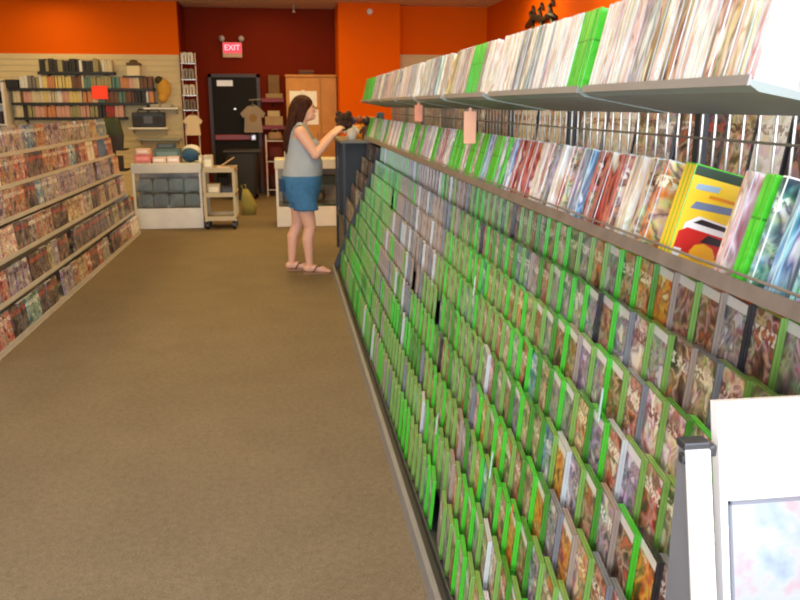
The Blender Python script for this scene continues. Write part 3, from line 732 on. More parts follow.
# far white bookcase at the frame edge
t = thing('display_case', 'white display tower at the picture edge beside the black book shelves', 'display case', (-4.72, YO-0.3, 0))
part('frame', MB().span(-5.1, -4.45, YO-0.42, YO-0.04, 0, 0.08).span(-5.1, -5.06, YO-0.42, YO-0.04, 0, 1.98).span(-4.47, -4.43, YO-0.42, YO-0.04, 0, 1.98).span(-5.1, -4.43, YO-0.42, YO-0.04, 1.96, 2.0).span(-5.1, -4.43, YO-0.06, YO-0.04, 0, 1.98), M_WHITE, t)
for z in (0.5, 0.95, 1.3, 1.62): part('shelf', MB().span(-5.06, -4.47, YO-0.41, YO-0.06, z-0.02, z), M_WHITE, t)
for i, (x, z, c, l) in enumerate([(-4.62, 1.62, (24, 26, 24), 'black'), (-4.62, 1.3, (52, 40, 44), 'dark brown'), (-4.62, 0.95, (36, 34, 36), 'charcoal'), (-4.86, 1.62, (220, 214, 200), 'white')]):
    q = solo('boxed_console', MB().span(x-0.1, x+0.1, YO-0.36, YO-0.14, z+0.001, z+0.2, bevel=0.008).span(x-0.07, x+0.07, YO-0.363, YO-0.36, z+0.05, z+0.15), mat('boxc_'+l, c, 0.5), f'{l} box standing in the white display tower', 'box', (x, YO-0.25, z), 'boxes in the white display tower')
solo('boxed_console', MB().span(-4.43, -4.25, YO-0.3, YO-0.1, 1.871, 2.0, bevel=0.006).span(-4.40, -4.28, YO-0.303, YO-0.3, 1.9, 1.97), mat('boxc_blk', (22, 24, 22), 0.5), 'black box at the outer end of the second black wall shelf', 'box', (-4.34, YO-0.2, 1.87))

# ------------------------------------------------------------------ recess: door, exit sign, things on the wall
t = thing('exit_door', 'dark grey steel exit door with a red push bar in the red wall', 'door', (-0.86, YB, 0))
part('leaf', MB().span(-1.25, -0.46, YB-0.06, YB-0.02, 0.01, 2.08, bevel=0.004), mat('charcoal_steel', (38, 37, 34), 0.6, spec=0.08), t)
part('door_frame', MB().span(-1.31, -1.25, YB-0.08, YB, 0, 2.14).span(-0.46, -0.40, YB-0.08, YB, 0, 2.14).span(-1.31, -0.40, YB-0.08, YB, 2.08, 2.14), mat('door_frame_dark', (62, 44, 38), 0.5), t)
pb = part('push_bar', MB().span(-1.24, -0.60, YB-0.13, YB-0.075, 0.98, 1.08, bevel=0.015), mat('faded_red_bar', (138, 44, 40), 0.4), t)
part('bar_mount', MB().span(-1.2, -1.14, YB-0.08, YB-0.058, 1.0, 1.06).span(-0.72, -0.66, YB-0.08, YB-0.058, 1.0, 1.06), M_METAL, pb)
part('lock', MB().span(-0.60, -0.50, YB-0.12, YB-0.058, 0.97, 1.08, bevel=0.02), mat('silver_lock', (206, 206, 210), 0.3, 0.5), t)
part('peephole', MB().tube([(-0.86, YB-0.06, 1.53), (-0.86, YB-0.07, 1.53)], 0.02, 12), M_WIRE, t)
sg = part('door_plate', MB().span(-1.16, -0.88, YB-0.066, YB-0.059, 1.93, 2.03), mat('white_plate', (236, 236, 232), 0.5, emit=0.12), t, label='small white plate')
part('kick_panel', MB().span(-1.22, -0.49, YB-0.066, YB-0.059, 0.05, 0.3), mat('kick_dark', (40, 38, 36), 0.4, 0.3), t)
t = thing('exit_sign', 'lit red exit sign with two emergency lamp heads on the red wall', 'sign', (-0.86, YB, 2.5))
part('housing', MB().span(-1.03, -0.69, YB-0.07, YB-0.002, 2.42, 2.68, bevel=0.012), mat('sign_cream', (210, 170, 140), 0.5), t)
part('lit_face', MB().span(-1.02, -0.70, YB-0.078, YB-0.069, 2.50, 2.67), mat('sign_pink_glow', (240, 60, 84), 0.5, emit=1.0, vary=0.02), t)
fc = bpy.data.curves.new('exit_letters', 'FONT'); fc.body = 'EXIT'; fc.size = 0.135; fc.align_x = 'CENTER'; fc.align_y = 'CENTER'; fc.extrude = 0.002
fo = bpy.data.objects.new('tmp_text', fc); COL.objects.link(fo)
dg = bpy.context.evaluated_depsgraph_get(); dg.update()
tm = bpy.data.meshes.new_from_object(fo.evaluated_get(dg)); bpy.data.objects.remove(fo)
tm.materials.clear(); tm.materials.append(mat('sign_letter_glow', (255, 190, 200), 0.5, emit=1.2, vary=0.02))
lo = link('lettering', tm, t); lo.rotation_euler = (PI/2, 0, 0); lo.location = (0, -0.081, 0.085)
for s in (-1, 1):
    lp = part('lamp_head', MB().tube([(-0.86+s*0.16, YB-0.05, 2.74), (-0.86+s*0.17, YB-0.12, 2.74)], [0.035, 0.05], 14), mat('lamp_cream', (200, 190, 180), 0.4), t, True)
    part('lamp_stem', MB().tube([(-0.86+s*0.15, YB-0.04, 2.67), (-0.86+s*0.16, YB-0.05, 2.74)], 0.012, 8), M_METAL, lp)
t = thing('sprinkler', 'small pale sprinkler head hanging from the recess ceiling', 'sprinkler', (0.24, 14.4, ZC))
part('pipe', MB().tube([(0.24, 14.6, ZC), (0.24, 14.6, ZC-0.10)], 0.014, 8), M_METAL, t)
part('rose', MB().tube([(0.24, 14.6, ZC-0.10), (0.24, 14.6, ZC-0.13)], [0.02, 0.03], 12), mat('pale_metal', (210, 190, 170), 0.4, 0.2), t)
solo('smoke_detector', MB().tube([(1.50, 14.2, 3.13), (1.50, 14.16, 3.13)], [0.055, 0.045], 16).tube([(1.5, 14.165, 3.13), (1.5, 14.15, 3.13)], [0.02, 0.016], 10), mat('pale_metal', (210, 190, 170), 0.4, 0.2), 'small round pale fitting high on the orange column', 'detector', (1.5, 14.2, 3.13))
# tiered white bundles on the recess side wall
t = thing('wire_rack', 'tiered white wire rack hung at the recess corner beside the slatwall', 'wire rack', (-1.6, YO+0.05, 1.2))
w = MB()
for x in (-1.665, -1.44): part('post', MB().tube([(x, YO-0.06, 0.0), (x, YO-0.06, 2.45)], 0.009, 6), M_WHITE, t)
WC = [(-1.565, 2.28, (232, 226, 214)), (-1.565, 2.02, (150, 140, 128)), (-1.565, 1.76, (214, 206, 190)), (-1.565, 1.52, (120, 108, 96))]
for i, (x, z, c) in enumerate(WC):
    part('basket', MB().span(-1.67, -1.43, YO-0.18, YO+0.03, z-0.012, z), M_WIRE, t)
    m = MB()
    for j in range(4): m.box((x-0.07+0.05*j, YO-0.08, z+0.075), (0.035, 0.14, 0.145), Euler((0, R(10-7*j), 0)).to_matrix() if False else None, bevel=0.006)
    for j in range(2): m.ell((x-0.04+0.09*j, YO-0.10, z+0.15), (0.05, 0.05, 0.03), 10)
    solo('paper_bundle', m, mat(f'bundle_{i}', c, 0.8, vary=0.3, scale=20), ['white paper bundle in the topmost basket of the white wire rack', 'grey paper bundle in the second basket of the wire rack', 'off-white paper bundle in the third basket of the wire rack', 'brownish bundle in the lowest basket of the wire rack'][i], 'paper bundle', (x, YO-0.08, z), 'bundles in the white wire rack')
t = thing('hanging_shirt', 'cream cloth hanging below the white wire rack near the counter', 'shirt', (-1.5, YO-0.1, 1.1))
def shirt(t, x, y, z, w, h, m, mm=None):
    o = MB().prism([(x-w*.25, z+h), (x+w*.25, z+h), (x+w*.62, z+h*.72), (x+w*.48, z+h*.55), (x+w*.4, z+h*.62), (x+w*.46, z), (x-w*.46, z), (x-w*.4, z+h*.62), (x-w*.48, z+h*.55), (x-w*.62, z+h*.72)], 'y', y-0.03, y+0.03)
    part('cloth', o, m, t)
    part('hanger', MB().tube([(x-w*.3, y, z+h*.96), (x, y, z+h*1.06), (x+w*.3, y, z+h*.96)], 0.006, 6).tube([(x, y, z+h*1.06), (x, y, z+h*1.16), (x+.02, y, z+h*1.2)], 0.005, 6), M_WIRE, t)
    if mm: part('motif', MB().tube([(x, y-0.03, z+h*.55), (x, y-0.033, z+h*.55)], w*.2, 14), mm, t)
shirt(t, -1.52, YO-0.22, 1.10, 0.26, 0.33, mat('cream_cloth', (226, 206, 168), 0.9))
t = thing('hanging_shirt', 'cream printed shirt hanging beside the dark exit door', 'shirt', (-0.5, YB-0.3, 1.15))
shirt(t, -0.54, YB-0.24, 1.12, 0.36, 0.46, mat('shirt_cloth', (158, 142, 122), 0.9), mat('shirt_motif', (150, 116, 70), 0.9))
t = thing('clothes_rail', 'thin metal arm on the red wall holding the cream printed shirt', 'rail', (-0.45, YB, 1.7))
part('arm', MB().tube([(-0.36, YB, 1.70), (-0.36, YB-0.24, 1.70), (-0.60, YB-0.24, 1.685)], 0.01, 8), M_WIRE, t)
# red wall shelves with boxes
M_RSH = mat('crimson_shelf', (126, 24, 34), 0.5)
for z, nm in ((1.72, 'upper'), (1.24, 'lower')):
    t = thing('wall_shelf', f'{nm} crimson wall shelf between the exit door and the wooden cabinet', 'shelf', (-0.17, YB-0.15, z), 'crimson wall shelves')
    part('board', MB().span(-0.38, 0.02, YB-0.28, YB-0.002, z-0.07, z, bevel=0.004), M_RSH, t)
    part('bracket', MB().prism([(YB-0.002, z-0.071), (YB-0.2, z-0.071), (YB-0.002, z-0.17)], 'x', -0.19, -0.17), M_DMETAL, t)
t = thing('storage_box', 'olive brown box standing on the upper crimson shelf', 'box', (-0.16, YB-0.14, 1.72))
part('carton', MB().span(-0.25, -0.05, YB-0.24, YB-0.04, 1.80, 2.12, bevel=0.008), mat('olive_card', (128, 92, 44), 0.7, vary=.3), t)
part('base', MB().span(-0.30, 0.0, YB-0.26, YB-0.03, 1.721, 1.80, bevel=0.008), mat('pale_olive_card', (160, 130, 84), 0.7), t)
t = thing('storage_box', 'tan and white box standing on the lower crimson shelf', 'box', (-0.16, YB-0.14, 1.24))
part('carton', MB().span(-0.33, -0.01, YB-0.26, YB-0.04, 1.241, 1.40, bevel=0.008), mat('tan_card', (178, 146, 104), 0.7, vary=.3), t)
part('lid', MB().span(-0.28, -0.06, YB-0.24, YB-0.06, 1.40, 1.50, bevel=0.01), mat('pale_card', (200, 176, 130), 0.7), t)
# white wire stand below
t = thing('wire_stand', 'white wire stand with dark red bags below the crimson shelves', 'wire stand', (-0.15, YB-0.5, 0))
w = MB()
for x in (-0.32, 0.0):
    for y in (YB-0.62, YB-0.36): part('post', MB().tube([(x, y, 0), (x, y, 1.08)], 0.011, 6), M_WHITE, t)
for z in (0.12, 0.62, 0.98):
    w = MB()
    for i in range(7): w.tube([(-0.32+i*0.32/6, YB-0.62, z), (-0.32+i*0.32/6, YB-0.36, z)], 0.005, 6)
    w.tube([(-0.32, YB-0.62, z), (0.0, YB-0.62, z)], 0.008, 6); part('wire_shelf', w, M_WHITE, t)
for i, (z, c, l) in enumerate([(0.13, (60, 22, 22), 'lowest'), (0.63, (92, 26, 26), 'middle'), (0.99, (150, 120, 90), 'top')]):
    h = 0.25 if i < 2 else 0.14
    k = MB().loft([(-0.16, YB-0.49, z, 0.12, 0.09), (-0.16, YB-0.49, z+h*.4, 0.135, 0.11), (-0.16, YB-0.49, z+h*.85, 0.11, 0.07), (-0.16, YB-0.49, z+h, 0.10, 0.03)], 14, 3)
    k.tube([(-0.22, YB-0.49, z+h), (-0.2, YB-0.49, z+h+.05), (-0.12, YB-0.49, z+h+.05), (-0.1, YB-0.49, z+h)], 0.008, 6)
    solo('cloth_bag', k, mat(f'bag_{i}', c, 0.85), f'{["dark red", "crimson", "tan"][i]} bag on the {l} tier of the white wire stand', 'bag', (-0.16, YB-0.49, z), 'bags on the white wire stand', True)
# wheeled bin / dark cabinet before the door and the leaning bag
t = thing('wheeled_bin', 'dark wheeled bin standing in front of the exit door', 'bin', (-0.75, 14.2, 0))
part('body', MB().loft([(-0.72, 14.3, 0.10, 0.23, 0.2), (-0.72, 14.3, 0.80, 0.30, 0.26)], 20, 6), mat('dark_bin', (38, 36, 34), 0.5), t)
part('lid', MB().box((-0.72, 14.3, 0.83), (0.64, 0.56, 0.05), bevel=0.02), mat('dark_bin_lid', (46, 42, 40), 0.5), t)
part('wheel', MB().tube([(-0.96, 14.44, 0.09), (-0.90, 14.44, 0.09)], 0.09, 16).tube([(-0.54, 14.44, 0.09), (-0.48, 14.44, 0.09)], 0.09, 16), M_BLACK, t)
part('foot', MB().span(-0.86, -0.58, 14.1, 14.16, 0, 0.12), M_BLACK, t)
solo('cloth_bag', MB().loft([(-0.56, 12.2, 0.0, 0.10, 0.09), (-0.55, 12.2, 0.14, 0.12, 0.10), (-0.58, 12.2, 0.28, 0.08, 0.06), (-0.6, 12.2, 0.38, 0.04, 0.03)], 14).tube([(-0.62, 12.2, .37), (-.66, 12.2, .43), (-.6, 12.2, .45), (-.585, 12.2, .37)], 0.008, 6), mat('olive_bag', (150, 142, 74), 0.85), 'olive yellow bag slumped on the carpet behind the cart', 'bag', (-0.56, 12.2, 0), None, True)
# wooden cabinet
t = thing('wooden_cabinet', 'golden brown wooden two-door cabinet against the red wall', 'cabinet', (0.52, YB-0.3, 0))
M_WOOD = mat('golden_wood', (206, 138, 26), 0.5, vary=0.2, scale=5)
part('carcass', MB().span(0.06, 0.955, YB-0.46, YB-0.01, 0.0, 2.08), M_WOOD, t)
part('cornice', MB().span(0.05, 0.96, YB-0.50, YB-0.01, 2.08, 2.12, bevel=0.006), M_WOOD, t)
for x0, x1, hx in ((0.07, 0.66, 0.60), (0.67, 0.945, 0.71)):
    d = part('door', MB().span(x0, x1, YB-0.485, YB-0.461, 0.06, 2.06, bevel=0.004), M_WOOD, t)
    part('handle', MB().tube([(hx, YB-0.486, 1.0), (hx, YB-0.52, 1.0), (hx, YB-0.52, 1.12), (hx, YB-0.486, 1.12)], 0.007, 8), M_WIRE, d)
for i, (x0, x1, z0, z1, l) in enumerate([(0.12, 0.60, 1.57, 1.84, 'large upper white paper sheet taped to the wooden cabinet door'), (0.38, 0.62, 1.26, 1.52, 'small lower white paper sheet taped to the wooden cabinet door')]):
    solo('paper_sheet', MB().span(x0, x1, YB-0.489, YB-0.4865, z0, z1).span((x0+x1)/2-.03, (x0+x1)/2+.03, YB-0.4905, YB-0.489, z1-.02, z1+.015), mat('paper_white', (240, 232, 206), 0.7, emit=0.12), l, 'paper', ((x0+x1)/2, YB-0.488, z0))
t = thing('storage_box', 'low dark box lying on top of the wooden cabinet', 'box', (0.42, YB-0.25, 2.12))
part('carton', MB().span(0.30, 0.56, YB-0.4, YB-0.15, 2.121, 2.19, bevel=0.006), mat('dark_card', (84, 52, 36), 0.7), t)
part('lid', MB().span(0.295, 0.565, YB-0.405, YB-0.145, 2.17, 2.2, bevel=0.005), mat('dark_card_lid', (110, 70, 46), 0.7), t)

# ------------------------------------------------------------------ glass counters
def counter(x0, x1, y0, d, h, lab, rows, base=0.27):
    t = thing('glass_counter', lab, 'counter', ((x0+x1)/2, y0+d/2, 0), 'glass display counters')
    part('plinth', MB().span(x0, x1, y0, y0+d, 0.0, base, bevel=0.006), M_WHITE, t)
    fr = MB()
    for x in (x0, x1-0.03):
        for y in (y0, y0+d-0.03): fr.span(x, x+0.03, y, y+0.03, base, h-0.03)
    fr.span(x0, x1, y0+d-0.02, y0+d-0.005, base, h-0.03)
    part('frame', fr, M_WHITE, t)
    part('countertop', MB().span(x0-0.01, x1+0.01, y0-0.01, y0+d, h-0.13, h, bevel=0.012), mat('pale_counter_top', (206, 204, 192), 0.4), t)
    part('glass_front', MB().span(x0+0.03, x1-0.03, y0+0.006, y0+0.012, base, h-0.13), glass('counter_glass', (228, 234, 236)), t)
    for z in rows: part('shelf', MB().span(x0+0.031, x1-0.031, y0+0.03, y0+d-0.025, z-0.012, z), mat('frosted_glass_shelf', (168, 180, 178), 0.2), t)
    return t
counter(-1.98, -1.10, 10.9, 0.55, 0.86, 'white glass-fronted counter between the film rack and the cart', (0.30, 0.50))
for z, nm in ((0.27, 'lower'), (0.50, 'upper')):
    z0 = 0.301 if nm == 'lower' else 0.501
    for j in range(4):
        x = -1.93 + 0.2*j; w = 0.185
        k = MB().prism([(x, z0), (x+w, z0), (x+w, z0+0.12), (x+w*.85, z0+0.15), (x+w*.15, z0+0.15), (x, z0+0.12)], 'y', 10.96, 11.3)
        k.span(x+.02, x+w-.02, 10.955, 10.96, z0+.03, z0+.11)
        solo('plastic_case', k, mat('blue_grey_plastic', (192, 202, 206), 0.35, vary=.25, scale=9), f'blue-grey plastic case, {nth(j+1)} from the film rack on the {nm} counter shelf', 'case', (x+w/2, 11.1, z0), 'plastic cases inside the glass counter')
counter(-0.13, 0.78, 10.85, 0.5, 0.90, 'white glass-fronted counter partly hidden behind the woman', (0.30, 0.55))
for j, (x, z, w, h, c, l) in enumerate([(-0.05, .301, .16, .18, (60, 62, 56), 'dark grey'), (0.15, .301, .14, .14, (40, 90, 110), 'dark teal'), (-0.04, .551, .2, .14, (96, 110, 90), 'green grey'), (0.2, .551, .2, .12, (190, 182, 160), 'cream'), (0.46, .551, .22, .12, (120, 116, 100), 'grey')]):
    solo('boxed_console', MB().span(x, x+w, 10.95, 11.15, z, z+h, bevel=0.01).span(x+.03, x+w-.03, 10.947, 10.95, z+.03, z+h-.03), mat('cbox_'+l, c, 0.5, vary=.3, scale=12), f'{l} box inside the glass counter behind the woman', 'box', (x+w/2, 11.05, z), 'boxes inside the counter behind the woman')
t = thing('toy_drum', 'brown disc with a pale hub inside the counter behind the woman', 'toy', (0.44, 11.0, 0.301))
part('tyre', MB().tube([(0.44, 10.97, 0.395), (0.44, 11.02, 0.395)], 0.092, 22), mat('brown_rubber', (92, 58, 30), 0.6), t)
part('hub', MB().tube([(0.44, 10.962, 0.395), (0.44, 10.97, 0.395)], 0.05, 18), mat('pale_hub', (200, 176, 130), 0.5), t)
# goods on top of the first counter
ct = 0.861
def boxy(name, x0, x1, y0, y1, z, h, c, l, cat='box', grp=None):
    t = thing(name, l, cat, ((x0+x1)/2, (y0+y1)/2, z), grp)
    part('carton', MB().span(x0, x1, y0, y1, z, z+h, bevel=0.006), mat('ctn_' + '_'.join(map(str, c)), c, 0.6, vary=.2, scale=9), t)
    part('front_label', MB().span(x0+(x1-x0)*.12, x1-(x1-x0)*.12, y0-0.002, y0, z+h*.3, z+h*.75), mat('lbl_' + '_'.join(map(str, c)), tuple(min(255, int(v*1.12+18)) for v in c), 0.5), t)
GB = 'boxes on the counter top'
boxy('goods_box', -1.95, -1.74, 10.98, 11.2, ct, 0.11, (206, 120, 116), 'pink box on the counter top nearest the film rack', grp=GB)
boxy('goods_box', -1.93, -1.76, 11.0, 11.18, ct+.111, 0.07, (226, 190, 176), 'pale pink box stacked on the pink box at the film rack end', grp=GB)
boxy('goods_box', -1.72, -1.545, 10.98, 11.2, ct, 0.07, (222, 196, 190), 'flat pale rose box in the middle of the counter top', grp=GB)
boxy('goods_box', -1.535, -1.38, 10.98, 11.2, ct, 0.075, (232, 206, 206), 'flat pinkish white box beside the blue bundle on the counter', grp=GB)
boxy('goods_box', -1.74, -1.39, 11.24, 11.42, ct, 0.17, (86, 112, 112), 'long teal grey box at the back of the counter top', grp=GB)
boxy('goods_box', -1.70, -1.46, 11.25, 11.40, ct+.171, 0.07, (58, 70, 72), 'dark slate box stacked on the long teal box', grp=GB)
t = thing('cloth_bundle', 'dark blue and white rolled cloth bundle on the counter top', 'bundle', (-1.2, 11.15, ct))
part('roll', MB().ell((-1.25, 11.13, ct+0.095), (0.115, 0.16, 0.095), 18), mat('navy_cloth', (40, 84, 122), 0.8, bump=.3), t, True)
part('white_wrap', MB().ell((-1.235, 11.2, ct+0.15), (0.115, 0.13, 0.075), 18), mat('white_cloth', (214, 216, 214), 0.8), t, True)
boxy('goods_box', -1.125, -1.085, 10.95, 11.1, ct, 0.09, (220, 214, 196), 'small cream box on the cart end of the counter', grp=GB)
# serving cart
cx0, cx1, cy0, cy1 = -1.075, -0.645, 10.72, 11.22
t = thing('utility_cart', 'beige three-tier utility cart on black casters beside the counter', 'cart', (-0.86, 10.97, 0))
M_CART = mat('beige_cart', (190, 176, 140), 0.5)
for x in (cx0+.025, cx1-.025):
    for y in (cy0+.025, cy1-.025): part('post', MB().span(x-.02, x+.02, y-.02, y+.02, 0.11, 0.80), M_CART, t)
for z in (0.13, 0.44, 0.76):
    part('tray', MB().span(cx0, cx1, cy0, cy1, z-.012, z).span(cx0, cx1, cy0, cy0+.012, z, z+.045).span(cx0, cx1, cy1-.012, cy1, z, z+.045).span(cx0, cx0+.012, cy0, cy1, z, z+.045).span(cx1-.012, cx1, cy0, cy1, z, z+.045), M_CART, t)
for x in (cx0+.04, cx1-.04):
    for y in (cy0+.04, cy1-.04):
        c = part('caster', MB().tube([(x-.016, y, .05), (x+.016, y, .05)], 0.05, 16), M_BLACK, t)
        part('fork', MB().span(x-.024, x-.018, y-.02, y+.02, .05, .118).span(x+.018, x+.024, y-.02, y+.02, .05, .118).span(x-.024, x+.024, y-.02, y+.02, .105, .118), M_DMETAL, c)
boxy('goods_box', -1.05, -0.94, 10.80, 11.0, .761, 0.20, (206, 200, 180), 'tall cream box on the top tray of the cart')
t = thing('paper_stack', 'white and tan papers leaning on the top tray of the cart', 'papers', (-0.8, 10.95, .761))
part('sheet', MB().box((-0.80, 10.95, .79), (0.17, 0.22, 0.05)), mat('paper_cream', (226, 204, 170), .7), t)
part('folded_sheet', MB().box((-0.75, 10.93, .875), (0.19, 0.2, 0.012), Euler((0, R(-32), 0)).to_matrix()), mat('paper_tan', (206, 172, 130), .7), t)
boxy('goods_box', -1.02, -0.86, 10.80, 11.0, .441, 0.15, (196, 186, 160), 'pale box on the middle tray of the cart')
boxy('goods_box', -0.85, -0.68, 10.80, 11.0, .441, 0.12, (44, 42, 42), 'black box on the middle tray of the cart')
# dark display stand just past the film rack
t = thing('spinner_stand', 'dark stand with green bag just past the film rack end', 'display stand', (-2.27, 11.35, 0))
part('pole', MB().tube([(-2.27, 11.35, 0.04), (-2.27, 11.35, 1.015)], 0.025, 10), M_BLACK, t)
part('foot', MB().tube([(-2.27, 11.35, 0), (-2.27, 11.35, 0.04)], [0.24, 0.20], 20), M_BLACK, t)
for z in (0.75, 1.02): part('tier', MB().box((-2.27, 11.35, z), (0.34, 0.34, 0.02)).box((-2.27, 11.17, z+.1), (0.3, 0.012, 0.2)), mat('stand_dark', (48, 38, 32), .6), t)
solo('cloth_bag', MB().loft([(-2.27, 11.34, 1.035, .13, .12), (-2.27, 11.34, 1.2, .15, .13), (-2.27, 11.34, 1.38, .12, .1), (-2.27, 11.34, 1.44, .08, .05)], 14).tube([(-2.31, 11.24, 1.42), (-2.30, 11.23, 1.5), (-2.24, 11.23, 1.5), (-2.23, 11.24, 1.42)], .008, 6), mat('dark_green_bag', (52, 62, 40), .8), 'dark green bag on the dark stand past the film rack', 'bag', (-2.27, 11.34, 1.035), None, True)

# ------------------------------------------------------------------ end unit past the game rack (black frame, grey cases, toys on top)
EX0, EX1, EY0, EY1 = 0.565, 1.15, 7.96, 9.2
t = thing('end_rack', 'black end rack with sloping rows of grey cases past the green game rack', 'display rack', (0.85, 8.4, 0))
f = MB()
for y in (EY0, EY1-.025): f.span(EX0, EX0+.025, y, y+.025, 0, 1.24)
f.span(EX0, EX0+.025, EY0+.024, EY1-.024, 1.21, 1.234).span(EX0, EX0+.025, EY0+.024, EY1-.024, 0.41, 0.43)
part('frame', f, M_BLACK, t)
part('top_board', MB().span(EX0-.02, EX1, EY0-.01, EY1+.01, 1.235, 1.262, bevel=.004), mat('grey_top_board', (120, 116, 108), .4), t)
part('cabinet', MB().span(EX0+.026, EX1-.06, EY0+.002, EY1-.002, 0.0, 0.37), mat('grey_cabinet', (104, 104, 110), .5), t)
part('back_panel', MB().prism([(0.80, .371), (0.82, .371), (1.12, 1.2), (1.10, 1.2)], 'y', EY0+.026, EY1-.026), M_TRAY, t)
part('side_panel', MB().span(EX0+.03, EX1-.03, EY1+.001, EY1+.012, 0.0, 1.23), M_BLACK, t)
EZ = [0.59 + 0.15*k for k in range(5)]
for z in EZ:
    xb = rackx(z) + .02 - CH*math.sin(R(TH)); zb = z - CH*math.cos(R(TH))
    part('shelf', MB().prism([(xb-.003, zb-.006), (xb-.003, zb-.003), (xb+.11, zb-.014), (xb+.11, zb-.017)], 'y', EY0+.03, EY1-.03), M_BLACK, t)
for k, z in enumerate(EZ):
    for j in range(7):
        y = EY0 + 0.115 + j*0.163
        pal = rnd.choice(['grey', 'white', 'purple', 'grey', 'black'])
        place_case('film_case', T(rackx(z) + .02 - CH*math.sin(R(TH)) + .004*rnd.random(), y, z - CH*math.cos(R(TH))) @ RY(TH), rnd.choice(['grey', 'clear', 'black']), PAL[pal],
          f'{pal} film case, {nth(j+1)} from the woman in the {["bottom", "second", "third", "fourth", "top"][k]} row of the black end rack', 'film case', 'face-out films in the black end rack')
TOYS = [(0.67, 8.15, 'toy_figure', (230, 226, 220), (60, 70, 120), 'white and blue toy figure'), (0.82, 8.10, 'toy_figure', (70, 40, 30), (40, 30, 30), 'dark brown toy figure'), (0.78, 8.45, 'toy_figure', (226, 150, 40), (120, 60, 30), 'orange toy figure'), (0.95, 8.3, 'toy_figure', (60, 90, 120), (30, 40, 60), 'dark blue toy figure')]
for i, (x, y, nm, c1, c2, l) in enumerate(TOYS):
    q = thing(nm, l + ' standing on top of the black end rack', 'toy', (x, y, 1.262), 'toys on the black end rack')
    z = 1.263
    part('body', MB().loft([(x, y, z, .045, .04), (x, y, z+.05, .05, .045), (x, y, z+.12, .04, .035), (x, y, z+.15, .02, .02)], 12).capsule([(x-.04, y, z+.12), (x-.07, y-.01, z+.07)], [.016, .013], 8).capsule([(x+.04, y, z+.12), (x+.07, y-.01, z+.07)], [.016, .013], 8), mat(f'toy_a{i}', c1, .5), q, True)
    part('head', MB().ell((x, y, z+.185), (.045, .042, .045), 12), mat(f'toy_b{i}', c2, .5), q, True)
BX = [(0.90, 8.62, .16, .22, (220, 126, 44), 'orange'), (1.03, 8.62, .1, .26, (60, 88, 110), 'slate blue')]
for x, y, w, h, c, l in BX: boxy('goods_box', x-w/2, x+w/2-.03, y-.06, y+.06, 1.263, h, c, f'{l} box standing on top of the black end rack')
# dark ornament over the side wall
t = thing('wall_ornament', 'black scrolled metal ornament on the orange side wall above the rack', 'ornament', (XR-0.03, 11.3, 2.72))
oz, oy = 2.72, 11.25
orn = MB()
orn.tube([(XR-.03, oy-.55, oz), (XR-.03, oy-.3, oz+.06), (XR-.03, oy, oz+.02), (XR-.03, oy+.4, oz+.1), (XR-.03, oy+.8, oz)], [.03, .05, .035, .05, .025], 8)
for a in (-.35, 0.1, .5):
    orn.tube([(XR-.03, oy+a, oz+.05), (XR-.03, oy+a+.09, oz+.18), (XR-.03, oy+a-.02, oz+.24), (XR-.03, oy+a-.1, oz+.15)], [.028, .03, .026, .016], 8)
    orn.tube([(XR-.03, oy+a, oz+.03), (XR-.03, oy+a-.1, oz-.1), (XR-.03, oy+a+.05, oz-.13)], [.026, .024, .014], 8)
part('scroll', orn, M_BLACK, t, True)
part('bracket', MB().span(XR-.03, XR, oy-.02, oy+.02, oz, oz+.04), M_BLACK, t)

# ------------------------------------------------------------------ the woman
WX, WY = 0.0, 7.80
woman = thing('person', 'long-haired woman in grey tank top and blue denim shorts reaching toward the end rack', 'person', (0.16, WY, 0))
SKIN = mat('skin', (226, 174, 150), 0.55, vary=0.06)
def P(x, y, z): return (WX + x, WY + y, z)
def torso(mb, g=0.0, z0=0.0, z1=9.0):
    rings = [(0.15, 0.72, .13, .17), (0.15, 0.80, .165, .195), (0.152, 0.90, .178, .208), (0.165, 0.98, .178, .202), (0.176, 1.06, .172, .190), (0.172, 1.14, .152, .176),
             (0.166, 1.22, .138, .172), (0.158, 1.30, .115, .175), (0.150, 1.36, .092, .165), (0.150, 1.40, .072, .125), (0.158, 1.435, .056, .070)]
    rr = [(WX+cx, WY, z, rx+g, ry+g) for cx, z, rx, ry in rings if z0 <= z <= z1]
    mb.loft(rr, 28, 2.15)
    if z0 < 1.2 < z1:
        for s in (-1, 1): mb.ell(P(0.262, s*0.082, 1.215), (.068+g, .074+g, .072+g), 16)
b = MB()
torso(b)
b.capsule([P(.158, 0, 1.41), P(.182, 0, 1.50)], [.060, .055], 16)
b.ell(P(.198, 0, 1.568), (.096, .075, .108), 22)          # skull
b.ell(P(.232, 0, 1.512), (.060, .056, .062), 16)          # jaw
b.ell(P(.282, 0, 1.482), (.020, .022, .018), 10)          # chin
b.capsule([P(.288, 0, 1.565), P(.306, 0, 1.540)], [.010, .0135], 8)   # nose
b.ell(P(.290, 0, 1.503), (.012, .022, .010), 10)          # lips
for s in (-1, 1): b.ell(P(.198, s*.076, 1.55), (.020, .009, .030), 10)    # ears
